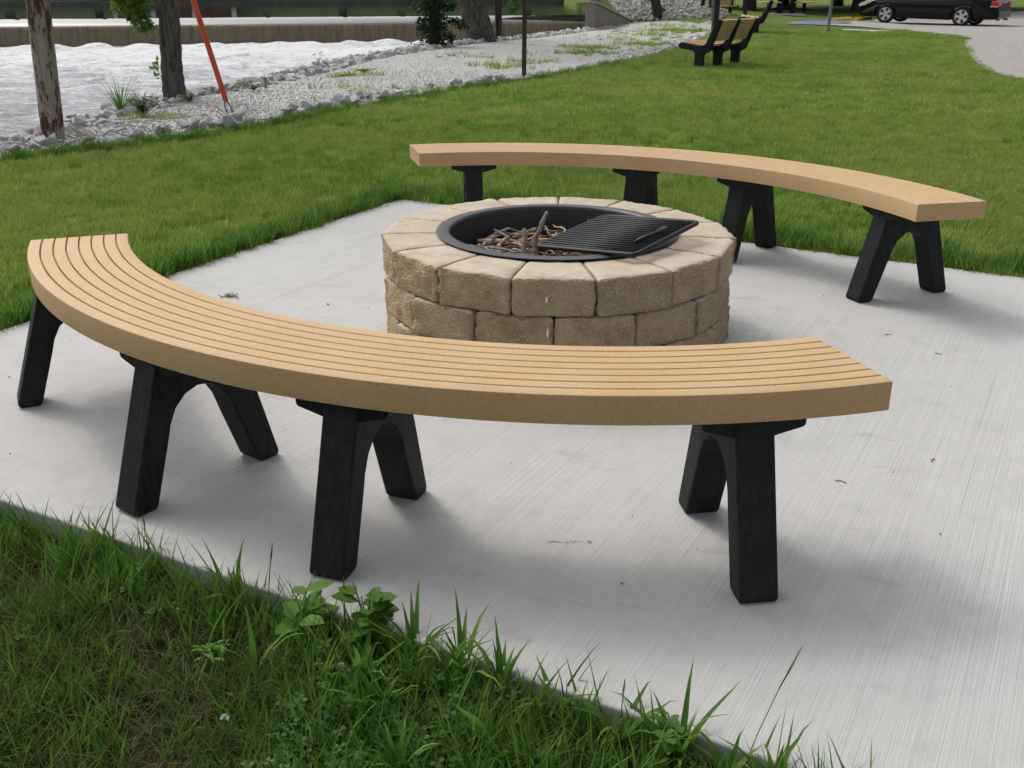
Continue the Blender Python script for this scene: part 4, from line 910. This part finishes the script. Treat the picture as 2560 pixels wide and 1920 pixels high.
# ------------------------------------------------------------------ utility pole, guy wire, post
up = thing('utility_pole', 'weathered wooden pole with dark peeling red brown patches at the left edge of the lawn', 'pole', (-3.86, 8.54, -.05))
up.rotation_euler = (0, R(3.0), 0)
mb = MB(); mb.tube([(0, 0, -.3), (0, 0, 0), (0, 0, .5), (0, 0, 1.0), (0, 0, 2), (0, 0, 5), (0, 0, 9)], [.091, .091, .091, .090, .088, .083, .075], 28); mb.build('shaft', M['pole'], up, smooth=True)
ga = thing('guy_anchor', 'bright orange plastic guard on a guy wire anchored in the gravel', 'guy wire', (-2.84, 10.34, 0))
T = Vector((-1.5, -1.80, 8.9)); d = T.normalized()
mb = MB(); mb.tube([d * .15, T], .005, 6); mb.build('wire', M['galv'], ga)
mb = MB(); mb.tube([d * .16, d * 1.0, d * 2.5], [.027, .027, .027], 14); mb.build('guard', M['orange'], ga, smooth=True)
mb = MB(); side = Vector((1, .2, 0)).normalized()
mb.tube([d * .17 + side * .008, d * .10 + side * .028, d * .045 + side * .026, d * .015, d * .045 - side * .026, d * .10 - side * .028, d * .17 - side * .008], .0085, 8); mb.tube([d * -.15, d * .03], .012, 8)
mb.build('thimble_eye', M['galv'], ga, smooth=True)
mb = MB(); mb.prism([(-.032, -.012), (-.018, .016), (.018, .016), (.032, -.012), (.027, -.014), (.014, .010), (-.014, .010), (-.027, -.014)], (0, 0, 0), (1, 0, 0), (0, 1, 0), -.2, 2.1, (0, 0, 1))
o = mb.build('steel_post', M['rust']); o.location = (.17, 14.72, 0); o.rotation_euler = (0, R(0.3), 0); tag(o, 'thin brown steel post standing between the lawn and the gravel', 'post')

# ------------------------------------------------------------------ plants one can tell apart
def stem_plant(label, loc, stems, h, spread, leafl, mat, seed, name='weed', cat='plant', leaves=7, wfac=0.28, heads=False):
    r = random.Random(seed); t = thing(name, label, cat, loc); ms = MB(); ml = MB()
    for s in range(stems):
        a = r.uniform(0, 6.28); hh = h * r.uniform(0.6, 1.1); sp = spread * r.uniform(0.2, 1); pts = [Vector((math.cos(a) * sp * q * q, math.sin(a) * sp * q * q, hh * q)) for q in (0, .25, .5, .75, 1)]
        ms.tube(pts, [.0035, .003, .0026, .002, .0012], 5)
        if heads: ms.tube([pts[-1] * 0.9, pts[-1] * 0.96, pts[-1] * 1.08], [.002, .006, .001], 6)
        for k in range(leaves):
            q = r.uniform(0.15, 1.0); i = min(3, int(q * 4)); p = pts[i].lerp(pts[i + 1], q * 4 - i); b = r.uniform(0, 6.28); L = leafl * r.uniform(0.6, 1.15)
            dx = Vector((math.cos(b), math.sin(b), r.uniform(.1, .8))).normalized(); sd = dx.cross(Vector((0, 0, 1))).normalized(); w_ = L * wfac; dn = Vector((0, 0, -L * .25))
            ml.add([p, p + dx * L * .35 + sd * w_, p + dx * L * .35 - sd * w_, p + dx * L * .72 + sd * w_ * .8 + dn * .4, p + dx * L * .72 - sd * w_ * .8 + dn * .4, p + dx * L + dn, p + dx * L * .35 + Vector((0, 0, -w_ * .2)), p + dx * L * .72 + dn * .6], [(0, 1, 6), (0, 6, 2), (1, 3, 7, 6), (6, 7, 4, 2), (3, 5, 7), (7, 5, 4)])
    ms.build('stems', mat, t); ml.build('leaves', mat, t, smooth=True); return t
stem_plant('low leafy green bush among the rocks below the tall grass clump', (-3.62, 10.05, .0), 26, .24, .20, .06, M['leaf'], 2, 'leafy_bush', 'bush', 12, .25)
stem_plant('low leafy weed at the foot of the tree trunk', (-3.55, 11.35, .02), 12, .09, .16, .05, M['leaf'], 3, 'weed', 'weed', 8)
stem_plant('single upright leafy weed in the rocks right of the orange guard', (-2.98, 12.5, .03), 3, .22, .05, .07, M['weed'], 4, 'weed', 'weed', 9)
stem_plant('spreading green weed beside the upright one in the river rocks', (-3.15, 12.6, .02), 12, .10, .22, .05, M['weed'], 14, 'weed', 'weed', 8)
stem_plant('bright leafy weed sprouting from the rocks at the river edge, mid bank', (-2.9, 15.6, .05), 4, .22, .08, .08, M['weed'], 5, 'weed', 'weed', 7)
stem_plant('flat green weed mat where the river rocks meet the gravel', (-2.15, 15.1, .03), 22, .05, .26, .05, M['weed'], 6, 'weed', 'weed', 9)
stem_plant('broadleaf weed with pale pointed leaves leaning over the near slab edge', (-0.30, 1.735, -.05), 6, .165, .05, .072, M['weed'], 7, 'broadleaf_weed', 'weed', 6, .30)
stem_plant('pale leafy broadleaf weed left of the one at the slab edge', (-0.44, 1.775, -.05), 5, .10, .06, .070, M['weed'], 8, 'broadleaf_weed', 'weed', 6, .30)
stem_plant('feathery low weed in the grass left of the clover patch', (-0.62, 1.68, -.045), 10, .05, .05, .025, M['weed'], 9, 'weed', 'weed', 12, .12)
stem_plant('small leafy weed growing against the slab edge near the bottom of the picture', (0.30, 1.425, -.045), 5, .075, .05, .035, M['weed'], 10, 'weed', 'weed', 7, .3)
def blade_strand(label, loc, pts, w0, name='grass_stalk'):
    mb = MB(); V = []; n = len(pts)
    P_ = [Vector(p) for p in pts]; V = []
    for i, p in enumerate(P_): t = i / (n - 1); ww_ = w0 * math.sin(math.pi * (0.25 + 0.75 * t)) ; V += [p + Vector((-ww_, 0, 0)), p + Vector((ww_, 0, ww_ * .3))]
    mb.add(V, [(2 * i, 2 * i + 1, 2 * i + 3, 2 * i + 2) for i in range(n - 1)]); o = mb.build(name, M['weed'], smooth=True); o.location = loc; return tag(o, label, 'grass')
# broad crabgrass blades, each a plant of a few leaves
def edge_y(x): return 2.86 - 0.5257 * (x + 2.40)
def broad_grass(label, loc, seed, n=6, L=.14, w=.006, curl=1.0):
    if loc[1] < 3: loc = (loc[0], min(loc[1], edge_y(loc[0]) - .02), loc[2])
    r = random.Random(seed); t = thing('broad_grass', label, 'grass', loc)
    for k in range(n):
        a = r.uniform(0, 6.28); l_ = L * r.uniform(.6, 1.2); el = r.uniform(.9, 1.45); P_ = []
        for i in range(8): q = i / 7; ang = el - q * q * r.uniform(.5, 1.6) * curl; P_.append((P_[-1][0] + l_ / 7 * math.cos(ang) * math.cos(a), P_[-1][1] + l_ / 7 * math.cos(ang) * math.sin(a), P_[-1][2] + l_ / 7 * math.sin(ang)) if P_ else (0, 0, 0))
        mb = MB(); V = []; sd = Vector((-math.sin(a), math.cos(a), 0)); 
        for i, p in enumerate(P_): q = i / 7; ww_ = w * (0.5 + 1.6 * q if q < .35 else 1.06 * (1 - q) / .65 + .02); V += [Vector(p) - sd * ww_ + Vector((0, 0, ww_ * .5)), Vector(p), Vector(p) + sd * ww_ + Vector((0, 0, ww_ * .5))]
        mb.add(V, [(3 * i + j, 3 * i + j + 1, 3 * i + j + 4, 3 * i + j + 3) for i in range(7) for j in (0, 1)]); mb.build('leaf', M['weed'], t, smooth=True)
    return t
for k, (x, y, lab, n_, L_2) in enumerate([(-.20, 1.715, 'dense clump of broad grass blades at the slab edge above the clover', 14, .17), (-.10, 1.66, 'broad arching grass clump right of the dense one above the clover', 12, .19), (-.30, 1.62, 'broad grass clump with flat blades at the left of the clover', 12, .16), (-.52, 1.66, 'broad grass with a long flat leaf in the thatch', 5, .15),
        (-.02, 1.60, 'fresh broad grass tuft at the slab edge, right end of the leafy clump', 11, .15), (-.15, 1.58, 'broad grass tuft in the middle of the clover patch', 11, .15), (-.25, 1.52, 'broad grass tuft at the lower left of the clover patch', 9, .14), (.20, 1.46, 'narrow tall grass tuft over the slab edge between the two clumps', 8, .15),
        (.30, 1.40, 'broad grass clump over the slab edge near the bottom of the frame', 13, .17), (-.62, 1.93, 'small broad grass sprout by the left part of the slab edge', 5, .14), (.08, 1.555, 'short broad grass sprout on the slab edge left of the bottom clump', 9, .13), (-.02, 1.40, 'broad grass clump in the lower middle of the grass', 10, .13), (.45, 1.33, 'broad grass clump where the slab edge leaves the frame', 10, .14), (-.2, 1.36, 'broad grass clump at the bottom of the frame below the clover', 10, .13), (.38, 1.36, 'upright grass tuft right of the bottom clump', 8, .14)]):
    broad_grass(lab, (x, y, -.05), 50 + k, n_, L_2, .0062, .8)
broad_grass('clump of tall thin grass at the water edge left of the tree trunk', (-4.0, 10.5, .0), 5, 46, .44, .0055, .45)
for (x, y, dx, dy, h, lab) in [(-.545, 2.01, .02, .02, .17, 'tall dark grass seed stalk beside the third front bench leg'), (.395, 1.36, .13, .13, .20, 'long leaning seed stalk over the slab at the bottom right'), (-.86, 2.16, -.01, .02, .15, 'thin upright grass stalk at the left of the slab edge'), (-.355, 1.80, .0, .02, .15, 'thin grass stalk behind the broadleaf weed'), (.20, 1.48, .01, .03, .11, 'short dark seed stalk near the bottom slab edge')]:
    mb = MB(); mb.tube([(0, 0, 0), (dx * .3, dy * .3, h * .4), (dx * .65, dy * .65, h * .75), (dx, dy, h)], [.0013, .0011, .0010, .0005], 5); mb.tube([(dx * .6, dy * .6, h * .70), (dx * .8, dy * .8, h * .85), (dx, dy, h)], [.0009, .0022, .0006], 5)
    o = mb.build('grass_stalk', M['blade2']); o.location = (x, min(y, edge_y(x) - .012), -.055); tag(o, lab, 'grass stalk')
for (x, y, lab) in [(-.345, 1.625, 'white clover flower beside the clover patch'), (-.535, 1.475, 'white clover flower low in the grass at the bottom of the frame'), (-.03, 1.56, 'wilted cream clover flower among the clover leaves')]:
    t = thing('clover_flower', lab, 'flower', (x, y, -.05)); mb = MB(); mb.tube([(0, 0, 0), (.004, 0, .04)], .0009, 5); mb.build('stem', M['weed'], t)
    mb = MB()
    for k in range(46):
        a = rnd.uniform(0, 6.28); e = rnd.uniform(-.4, 1.5); d = Vector((math.cos(a) * math.cos(e), math.sin(a) * math.cos(e), math.sin(e))); c = Vector((.004, 0, .044)); sd = d.orthogonal().normalized() * .0013
        mb.add([c + d * .002 - sd, c + d * .002 + sd, c + d * .0085 + sd * .8, c + d * .0085 - sd * .8], [(0, 1, 2, 3)])
    mb.build('head', M['clover'], t)

# ------------------------------------------------------------------ small litter on the slab
def crumb(name, label, loc, s, mat, seed, cat, flat=.5):
    me = rock_mesh(seed, mat, 12, flat); o = link(name, me); o.location = loc; o.scale = (s, s, s * flat * 1.3); return tag(o, label, cat)
crumb('pebble', 'tiny tan pebble on the slab in front of the near bench', (.245, 1.908, .003), .013, M['stickt'], 401, 'pebble')
crumb('pebble', 'dark pebble at the end of the scratch mark on the slab', (.188, 2.085, .004), .014, M['dgrey'], 402, 'pebble')
crumb('pebble', 'small dark crumb on the slab behind the near bench, left of the pit', (-.771, 3.99, .004), .02, M['dgrey'], 403, 'pebble')
crumb('pebble', 'tiny dark crumb on the slab between the far bench and the near bench end', (1.10, 3.45, .003), .013, M['dgrey'], 404, 'pebble')
n = 260; x = nr.uniform(-2.2, 3.2, n); y = nr.uniform(.9, 6, n); k = inpoly(x, y, [(a[0] * .97 + .02, a[1] * .97 + .1) for a in SLAB]); x, y = x[k], y[k]; n = len(x)
gn_scatter('slab_crumbs', np.c_[x, y, np.full(n, .001)], nr.uniform(0, 6.28, (n, 3)), np.repeat((0.003 + 0.007 * nr.rand(n) ** 3)[:, None], 3, 1), [source('crumb', rock_mesh(500 + i, M['dgrey' if i % 2 else 'stickb'], 10, .5)) for i in range(4)], 'tiny dark crumbs of dirt scattered over the slab', 'dirt')
t = thing('leaf_litter', 'small heap of dry grass crumbs on the slab behind the near bench', 'litter', (-1.211, 4.106, 0))
for k in range(26):
    mb = MB(); a = rnd.uniform(0, 6.28); x, y = rnd.gauss(0, .016), rnd.gauss(0, .010); mb.tube([(x, y, .003), (x + .02 * math.cos(a), y + .02 * math.sin(a), .004 + rnd.random() * .012)], .0016, 4); mb.build('fragment', M['stickb' if k % 2 else 'stickg'], t)
for (x, y, a, l_, lab) in [(1.442, 3.61, .3, .03, 'tiny dry twig on the slab at the right, nearer the far bench'), (1.551, 3.40, 2.4, .025, 'short dry twig fragment on the slab right of the near bench end'), (1.19, 2.53, .9, .025, 'small curled twig on the slab right of the near bench'), (.89, 2.40, -.5, .03, 'thin curved twig on the slab in front of the near bench end'), (-.95, 3.72, .4, .03, 'tiny dark twig on the slab between litter heap and fire pit')]:
    mb = MB(); mb.tube([(-l_ / 2, 0, .002), (0, .003, .003), (l_ / 2, -.002, .002)], .0015, 5); o = mb.build('twig', M['stickg']); o.location = (x, y, 0); o.rotation_euler = (0, 0, a); tag(o, lab, 'twig')
mb = MB()
for k in range(42):
    q = k / 41; x = .085 + .085 * q + rnd.gauss(0, .001); y = 2.087 + .003 * math.sin(q * 9) + rnd.gauss(0, .0018); s_ = rnd.uniform(.0008, .002); mb.add([(x - s_, y - s_, .0012), (x + s_, y - s_ * .4, .0012), (x + s_ * .6, y + s_, .0012), (x - s_ * .8, y + s_ * .6, .0012)], [(0, 1, 2, 3)])
o = mb.build('scuff_mark', M['dgrey']); tag(o, 'thin dark broken scuff line on the slab leading to the dark pebble', 'mark')

# ------------------------------------------------------------------ far furniture
sw = thing('timber_stand', 'dark timber A-frame stand behind the first park bench', 'timber stand', (8.15, 41.0, -.02), R(18))
for x in (-.62, .62):
    for y in (-.62, .62):
        mb = MB(); d_ = Vector((0, -y * .75, 2.1)); mb.tube([(x, y, 0), (x, y * .28, 2.1)], .085, 4); mb.build('leg', M['timber'], sw)
    mb = MB(); mb.tube([(x, -.34, 1.15), (x, -.2, 1.36), (x, 0, 1.44), (x, .2, 1.36), (x, .34, 1.15)], .05, 6); mb.build('brace', M['timber'], sw)
mb = MB(); mb.box((0, 0, 2.15), (1.7, .14, .16)); mb.build('top_beam', M['timber'], sw)
sb = thing('hanging_bench', 'hanging bench inside the dark timber A-frame stand', 'swing', (8.15, 41.0, .38), R(18))
mb = MB(); mb.box((0, -.05, 0), (.95, .42, .04)); mb.build('seat', M['tan'], sb)
mb = MB(); mb.box((0, .2, .26), (.95, .04, .42)); mb.build('backrest', M['tan'], sb)
for x in (-.48, .48): mb = MB(); mb.prism([(-.28, -.05), (.22, -.05), (.30, .48), (.22, .48), (.14, .03), (-.28, .03)], (x, 0, 0), (0, 1, 0), (0, 0, 1), -.03, .03, (1, 0, 0)); mb.build('side_frame', M['black'], sb)
for x in (-.50, .50): mb = MB(); mb.tube([(x, 0, .03), (x, 0, 1.7)], .01, 5); mb.build('chain', M['galv'], sb)
pt = thing('picnic_table', 'picnic table on a concrete pad at the far end of the lawn', 'picnic table', (11.75, 45.6, 0), R(-8))
for x in (-.27, .27): mb = MB(); mb.box((x, 0, .37), (.22, .5, .72)); mb.build('leg', M['black'], pt)
mb = MB(); mb.box((0, 0, .16), (1.75, .12, .09)); mb.build('base_beam', M['black'], pt)
for x in (-.75, .75):
    mb = MB(); mb.box((x * .93, 0, .44), (.85, 1.3, .045)); mb.build('seat', M['tan'], pt)
    mb = MB(); mb.box((x, 0, .23), (.14, .14, .38)); mb.build('seat_post', M['black'], pt)
mb = MB(); mb.box((0, 0, .76), (.9, 1.5, .06)); mb.build('tabletop', M['tan'], pt)
mb = MB(); mb.box((11.75, 45.4, -.03), (1.3, 1.5, .06), R(-8)); tag(mb.build('path', M['conc']), kind='structure')
def parking_block(loc, rz, label):
    mb = MB(); mb.prism([(-.09, 0), (.09, 0), (.065, .11), (.05, .125), (-.05, .125), (-.065, .11)], (0, 0, 0), (0, 1, 0), (0, 0, 1), -.8, .8, (1, 0, 0)); o = mb.build('parking_block', M['yellow'], bevel=.01); o.location = loc; o.rotation_euler = (0, 0, rz); tag(o, label, 'parking block', 'yellow wheel stops'); return o
parking_block((12.15, 39.0, -.09), R(52), 'left yellow wheel stop at the edge of the parking lot')
parking_block((13.75, 41.5, -.15), R(52), 'right yellow wheel stop just in front of the black car')
mb = MB(); mb.prism([(9.0, 34.6), (9.95, 33.75), (11.3, 35.2), (11.2, 36.6), (10.4, 36.8)], (0, 0, 0), (1, 0, 0), (0, 1, 0), -.01, .006, (0, 0, 1)); tag(mb.build('road_marking', M['blue']), kind='structure')
uc = thing('utility_cover', 'flat white edged grey lid set in the grass in front of the car', 'lid', (9.85, 29.25, 0), R(-60))
mb = MB(); mb.box((0, 0, 0), (1.15, .75, .05)); mb.build('frame', M['white'], uc, bevel=.005)
mb = MB(); mb.box((.02, .06, .028), (.95, .5, .01)); mb.build('lid', M['dgrey'], uc)

# ------------------------------------------------------------------ the black car
car = thing('parked_car', 'black four door saloon car with silver alloy wheels on the parking gravel', 'car', (15.37 + .643 * .8, 39.7 + .766 * .8, -.235), 0)
car.rotation_euler = (0, R(-1.0), math.atan2(.643, -.766))
# local x forward, y left, z up
WB, TR, WR = 1.405, 0.80, 0.335
def arch(cx_, r, n=10): return [(cx_ + r * math.cos(R(a)), WR + r * math.sin(R(a))) for a in np.linspace(-8, 188, n)]
prof = [(2.42, .22), (2.50, .30), (2.54, .42), (2.50, .62), (2.36, .72), (1.9, .82), (1.25, .90), (-1.7, .96), (-2.45, .93), (-2.60, .82), (-2.64, .55), (-2.58, .34), (-2.45, .26)]
prof += [(-WB - .42, .24)] + arch(-WB, .39)[::-1] + [(-WB + .42, .20), (WB - .42, .20)] + arch(WB, .39)[::-1] + [(WB + .42, .22)]
def wid(x, z):
    w_ = .92 - .16 * max(0, (abs(x) - 1.7) / .9) ** 2 * (1 if x > 0 else .8); return w_ * (1 - .10 * max(0, (z - .62) / .35) ** 1.5 - .05 * max(0, (.4 - z) / .2))
bm = bmesh.new(); ns = 6; rows = []
outer = []
for sgn in (1, -1):
    outer.append([bm.verts.new((x, sgn * wid(x, z), z)) for x, z in prof])
n = len(prof)
for s_ in outer: bm.faces.new(s_)
for i in range(n): bm.faces.new((outer[0][i], outer[1][i], outer[1][(i + 1) % n], outer[0][(i + 1) % n]))
bmesh.ops.recalc_face_normals(bm, faces=bm.faces)
me = bpy.data.meshes.new('body'); bm.to_mesh(me); bm.free(); me.materials.append(M['paint'])
o = link('body', me, car); b = o.modifiers.new('bevel', 'BEVEL'); b.width = .05; b.segments = 3; b.limit_method = 'ANGLE'; b.angle_limit = R(50)
for p in o.data.polygons: p.use_smooth = False
cab = [(1.30, .90, .80), (.55, 1.34, .62), (-.2, 1.44, .58), (-.9, 1.42, .58), (-1.35, 1.30, .62), (-2.0, .955, .78)]
mb = MB(); V = [];
for x, z, wv in cab: V += [(x, wv, z), (x, -wv, z)]
low = [(x, .9 if x > 0 else .95, .82) for x, z, wv in cab]
mb.add(V, [(2 * i, 2 * i + 1, 2 * i + 3, 2 * i + 2) for i in range(5)])
for sg in (1, -1):
    vv = [(x, sg * wv, z) for x, z, wv in cab]; vv += [(cab[-1][0], sg * .80, .90), (cab[0][0], sg * .82, .86)]; mb.add(vv, [tuple(range(len(vv)))])
mb.build('cabin', M['glass'], car)
mb = MB(); mb.add([(x, sg * wv * 1.01, z + .012) for x, z, wv in cab[1:5] for sg in (1, -1)], [(2 * i, 2 * i + 1, 2 * i + 3, 2 * i + 2) for i in range(3)]); mb.build('roof', M['paint'], car)
# pillars, door seams, sill
for sg in (1, -1):
    for x0, x1, z0, z1 in ((-.12, -.06, .92, 1.42),):
        mb = MB(); mb.tube([(x0, sg * .815, z0), (x1, sg * .60, z1)], .035, 6); mb.build('pillar', M['paint'], car)
for sg in (1, -1):
    mb = MB(); mb.box((1.0, sg * .905, .62), (.16, .012, .045)); mb.build('badge', M['alloy'], car)
for x_ in (WB, -WB):
    for sg in (1, -1):
        wh = bpy.data.objects.new('wheel', None); COL.objects.link(wh); wh.parent = car; wh.location = (x_, sg * TR, WR); wh.rotation_euler = (R(90) * (-sg), 0, 0)
        mb = MB(); mb.lathe([(.235, -.10), (.30, -.105), (.328, -.085), (.335, -.03), (.335, .04), (.328, .085), (.30, .105), (.235, .10)], 36, closed=True); mb.build('tyre', M['rubber'], wh, smooth=True)
        mb = MB(); mb.lathe([(.236, -.09), (.236, .095), (.222, .098), (.215, .06), (.21, -.09)], 36, closed=True); mb.lathe([(.0, .085), (.055, .085), (.062, .06)], 20)
        for k in range(5):
            a = 2 * math.pi * k / 5; c_, s2 = math.cos(a), math.sin(a)
            q = [(.04, -.045), (.14, -.040), (.222, -.085), (.222, .085), (.14, .040), (.04, .045)]
            mb.prism([(c_ * u_ - s2 * v_, s2 * u_ + c_ * v_) for u_, v_ in q], (0, 0, 0), (1, 0, 0), (0, 1, 0), .05, .082, (0, 0, 1))
        mb.build('rim', M['alloy'], wh)
        mb = MB(); mb.lathe([(0, .0), (.212, .0)], 24); mb.build('brake_disc', M['dgrey'], wh)
for sg in (1, -1):
    mb = MB(); mb.prism([(2.46, .56), (2.49, .64), (2.36, .72), (2.08, .79), (2.02, .74), (2.2, .64)], (0, 0, 0), (1, 0, 0), (0, 0, 1), sg * .66, sg * (wid(2.2, .68) + .012), (0, 1, 0)); mb.build('headlight', M['lens'], car, bevel=.01)
    mb = MB(); mb.box((2.12, sg * (wid(2.1, .7) + .012), .70), (.08, .012, .05)); mb.build('indicator', M['amber'], car)
    mb = MB(); mb.box((-2.50, sg * .70, .80), (.26, .36, .15)); mb.build('tail_light', M['red'], car, bevel=.02)
    mb = MB(); mb.box((-2.47, sg * .70, .705), (.26, .36, .025)); mb.build('reflector', M['lens'], car)
mb = MB(); mb.box((-2.62, 0, .42), (.08, 1.5, .2)); mb.build('bumper', M['paint'], car, bevel=.03)
for sg in (1, -1):
    mb = MB(); mb.tube([(-2.5, sg * .5, .26), (-2.66, sg * .5, .26)], .035, 10); mb.build('exhaust', M['alloy'], car)
    mb = MB(); mb.prism([(.95, .98), (1.10, 1.0), (1.12, 1.10), (.98, 1.12)], (0, 0, 0), (1, 0, 0), (0, 0, 1), sg * .86, sg * 1.02, (0, 1, 0)); mb.build('side_mirror', M['paint'], car, bevel=.02)
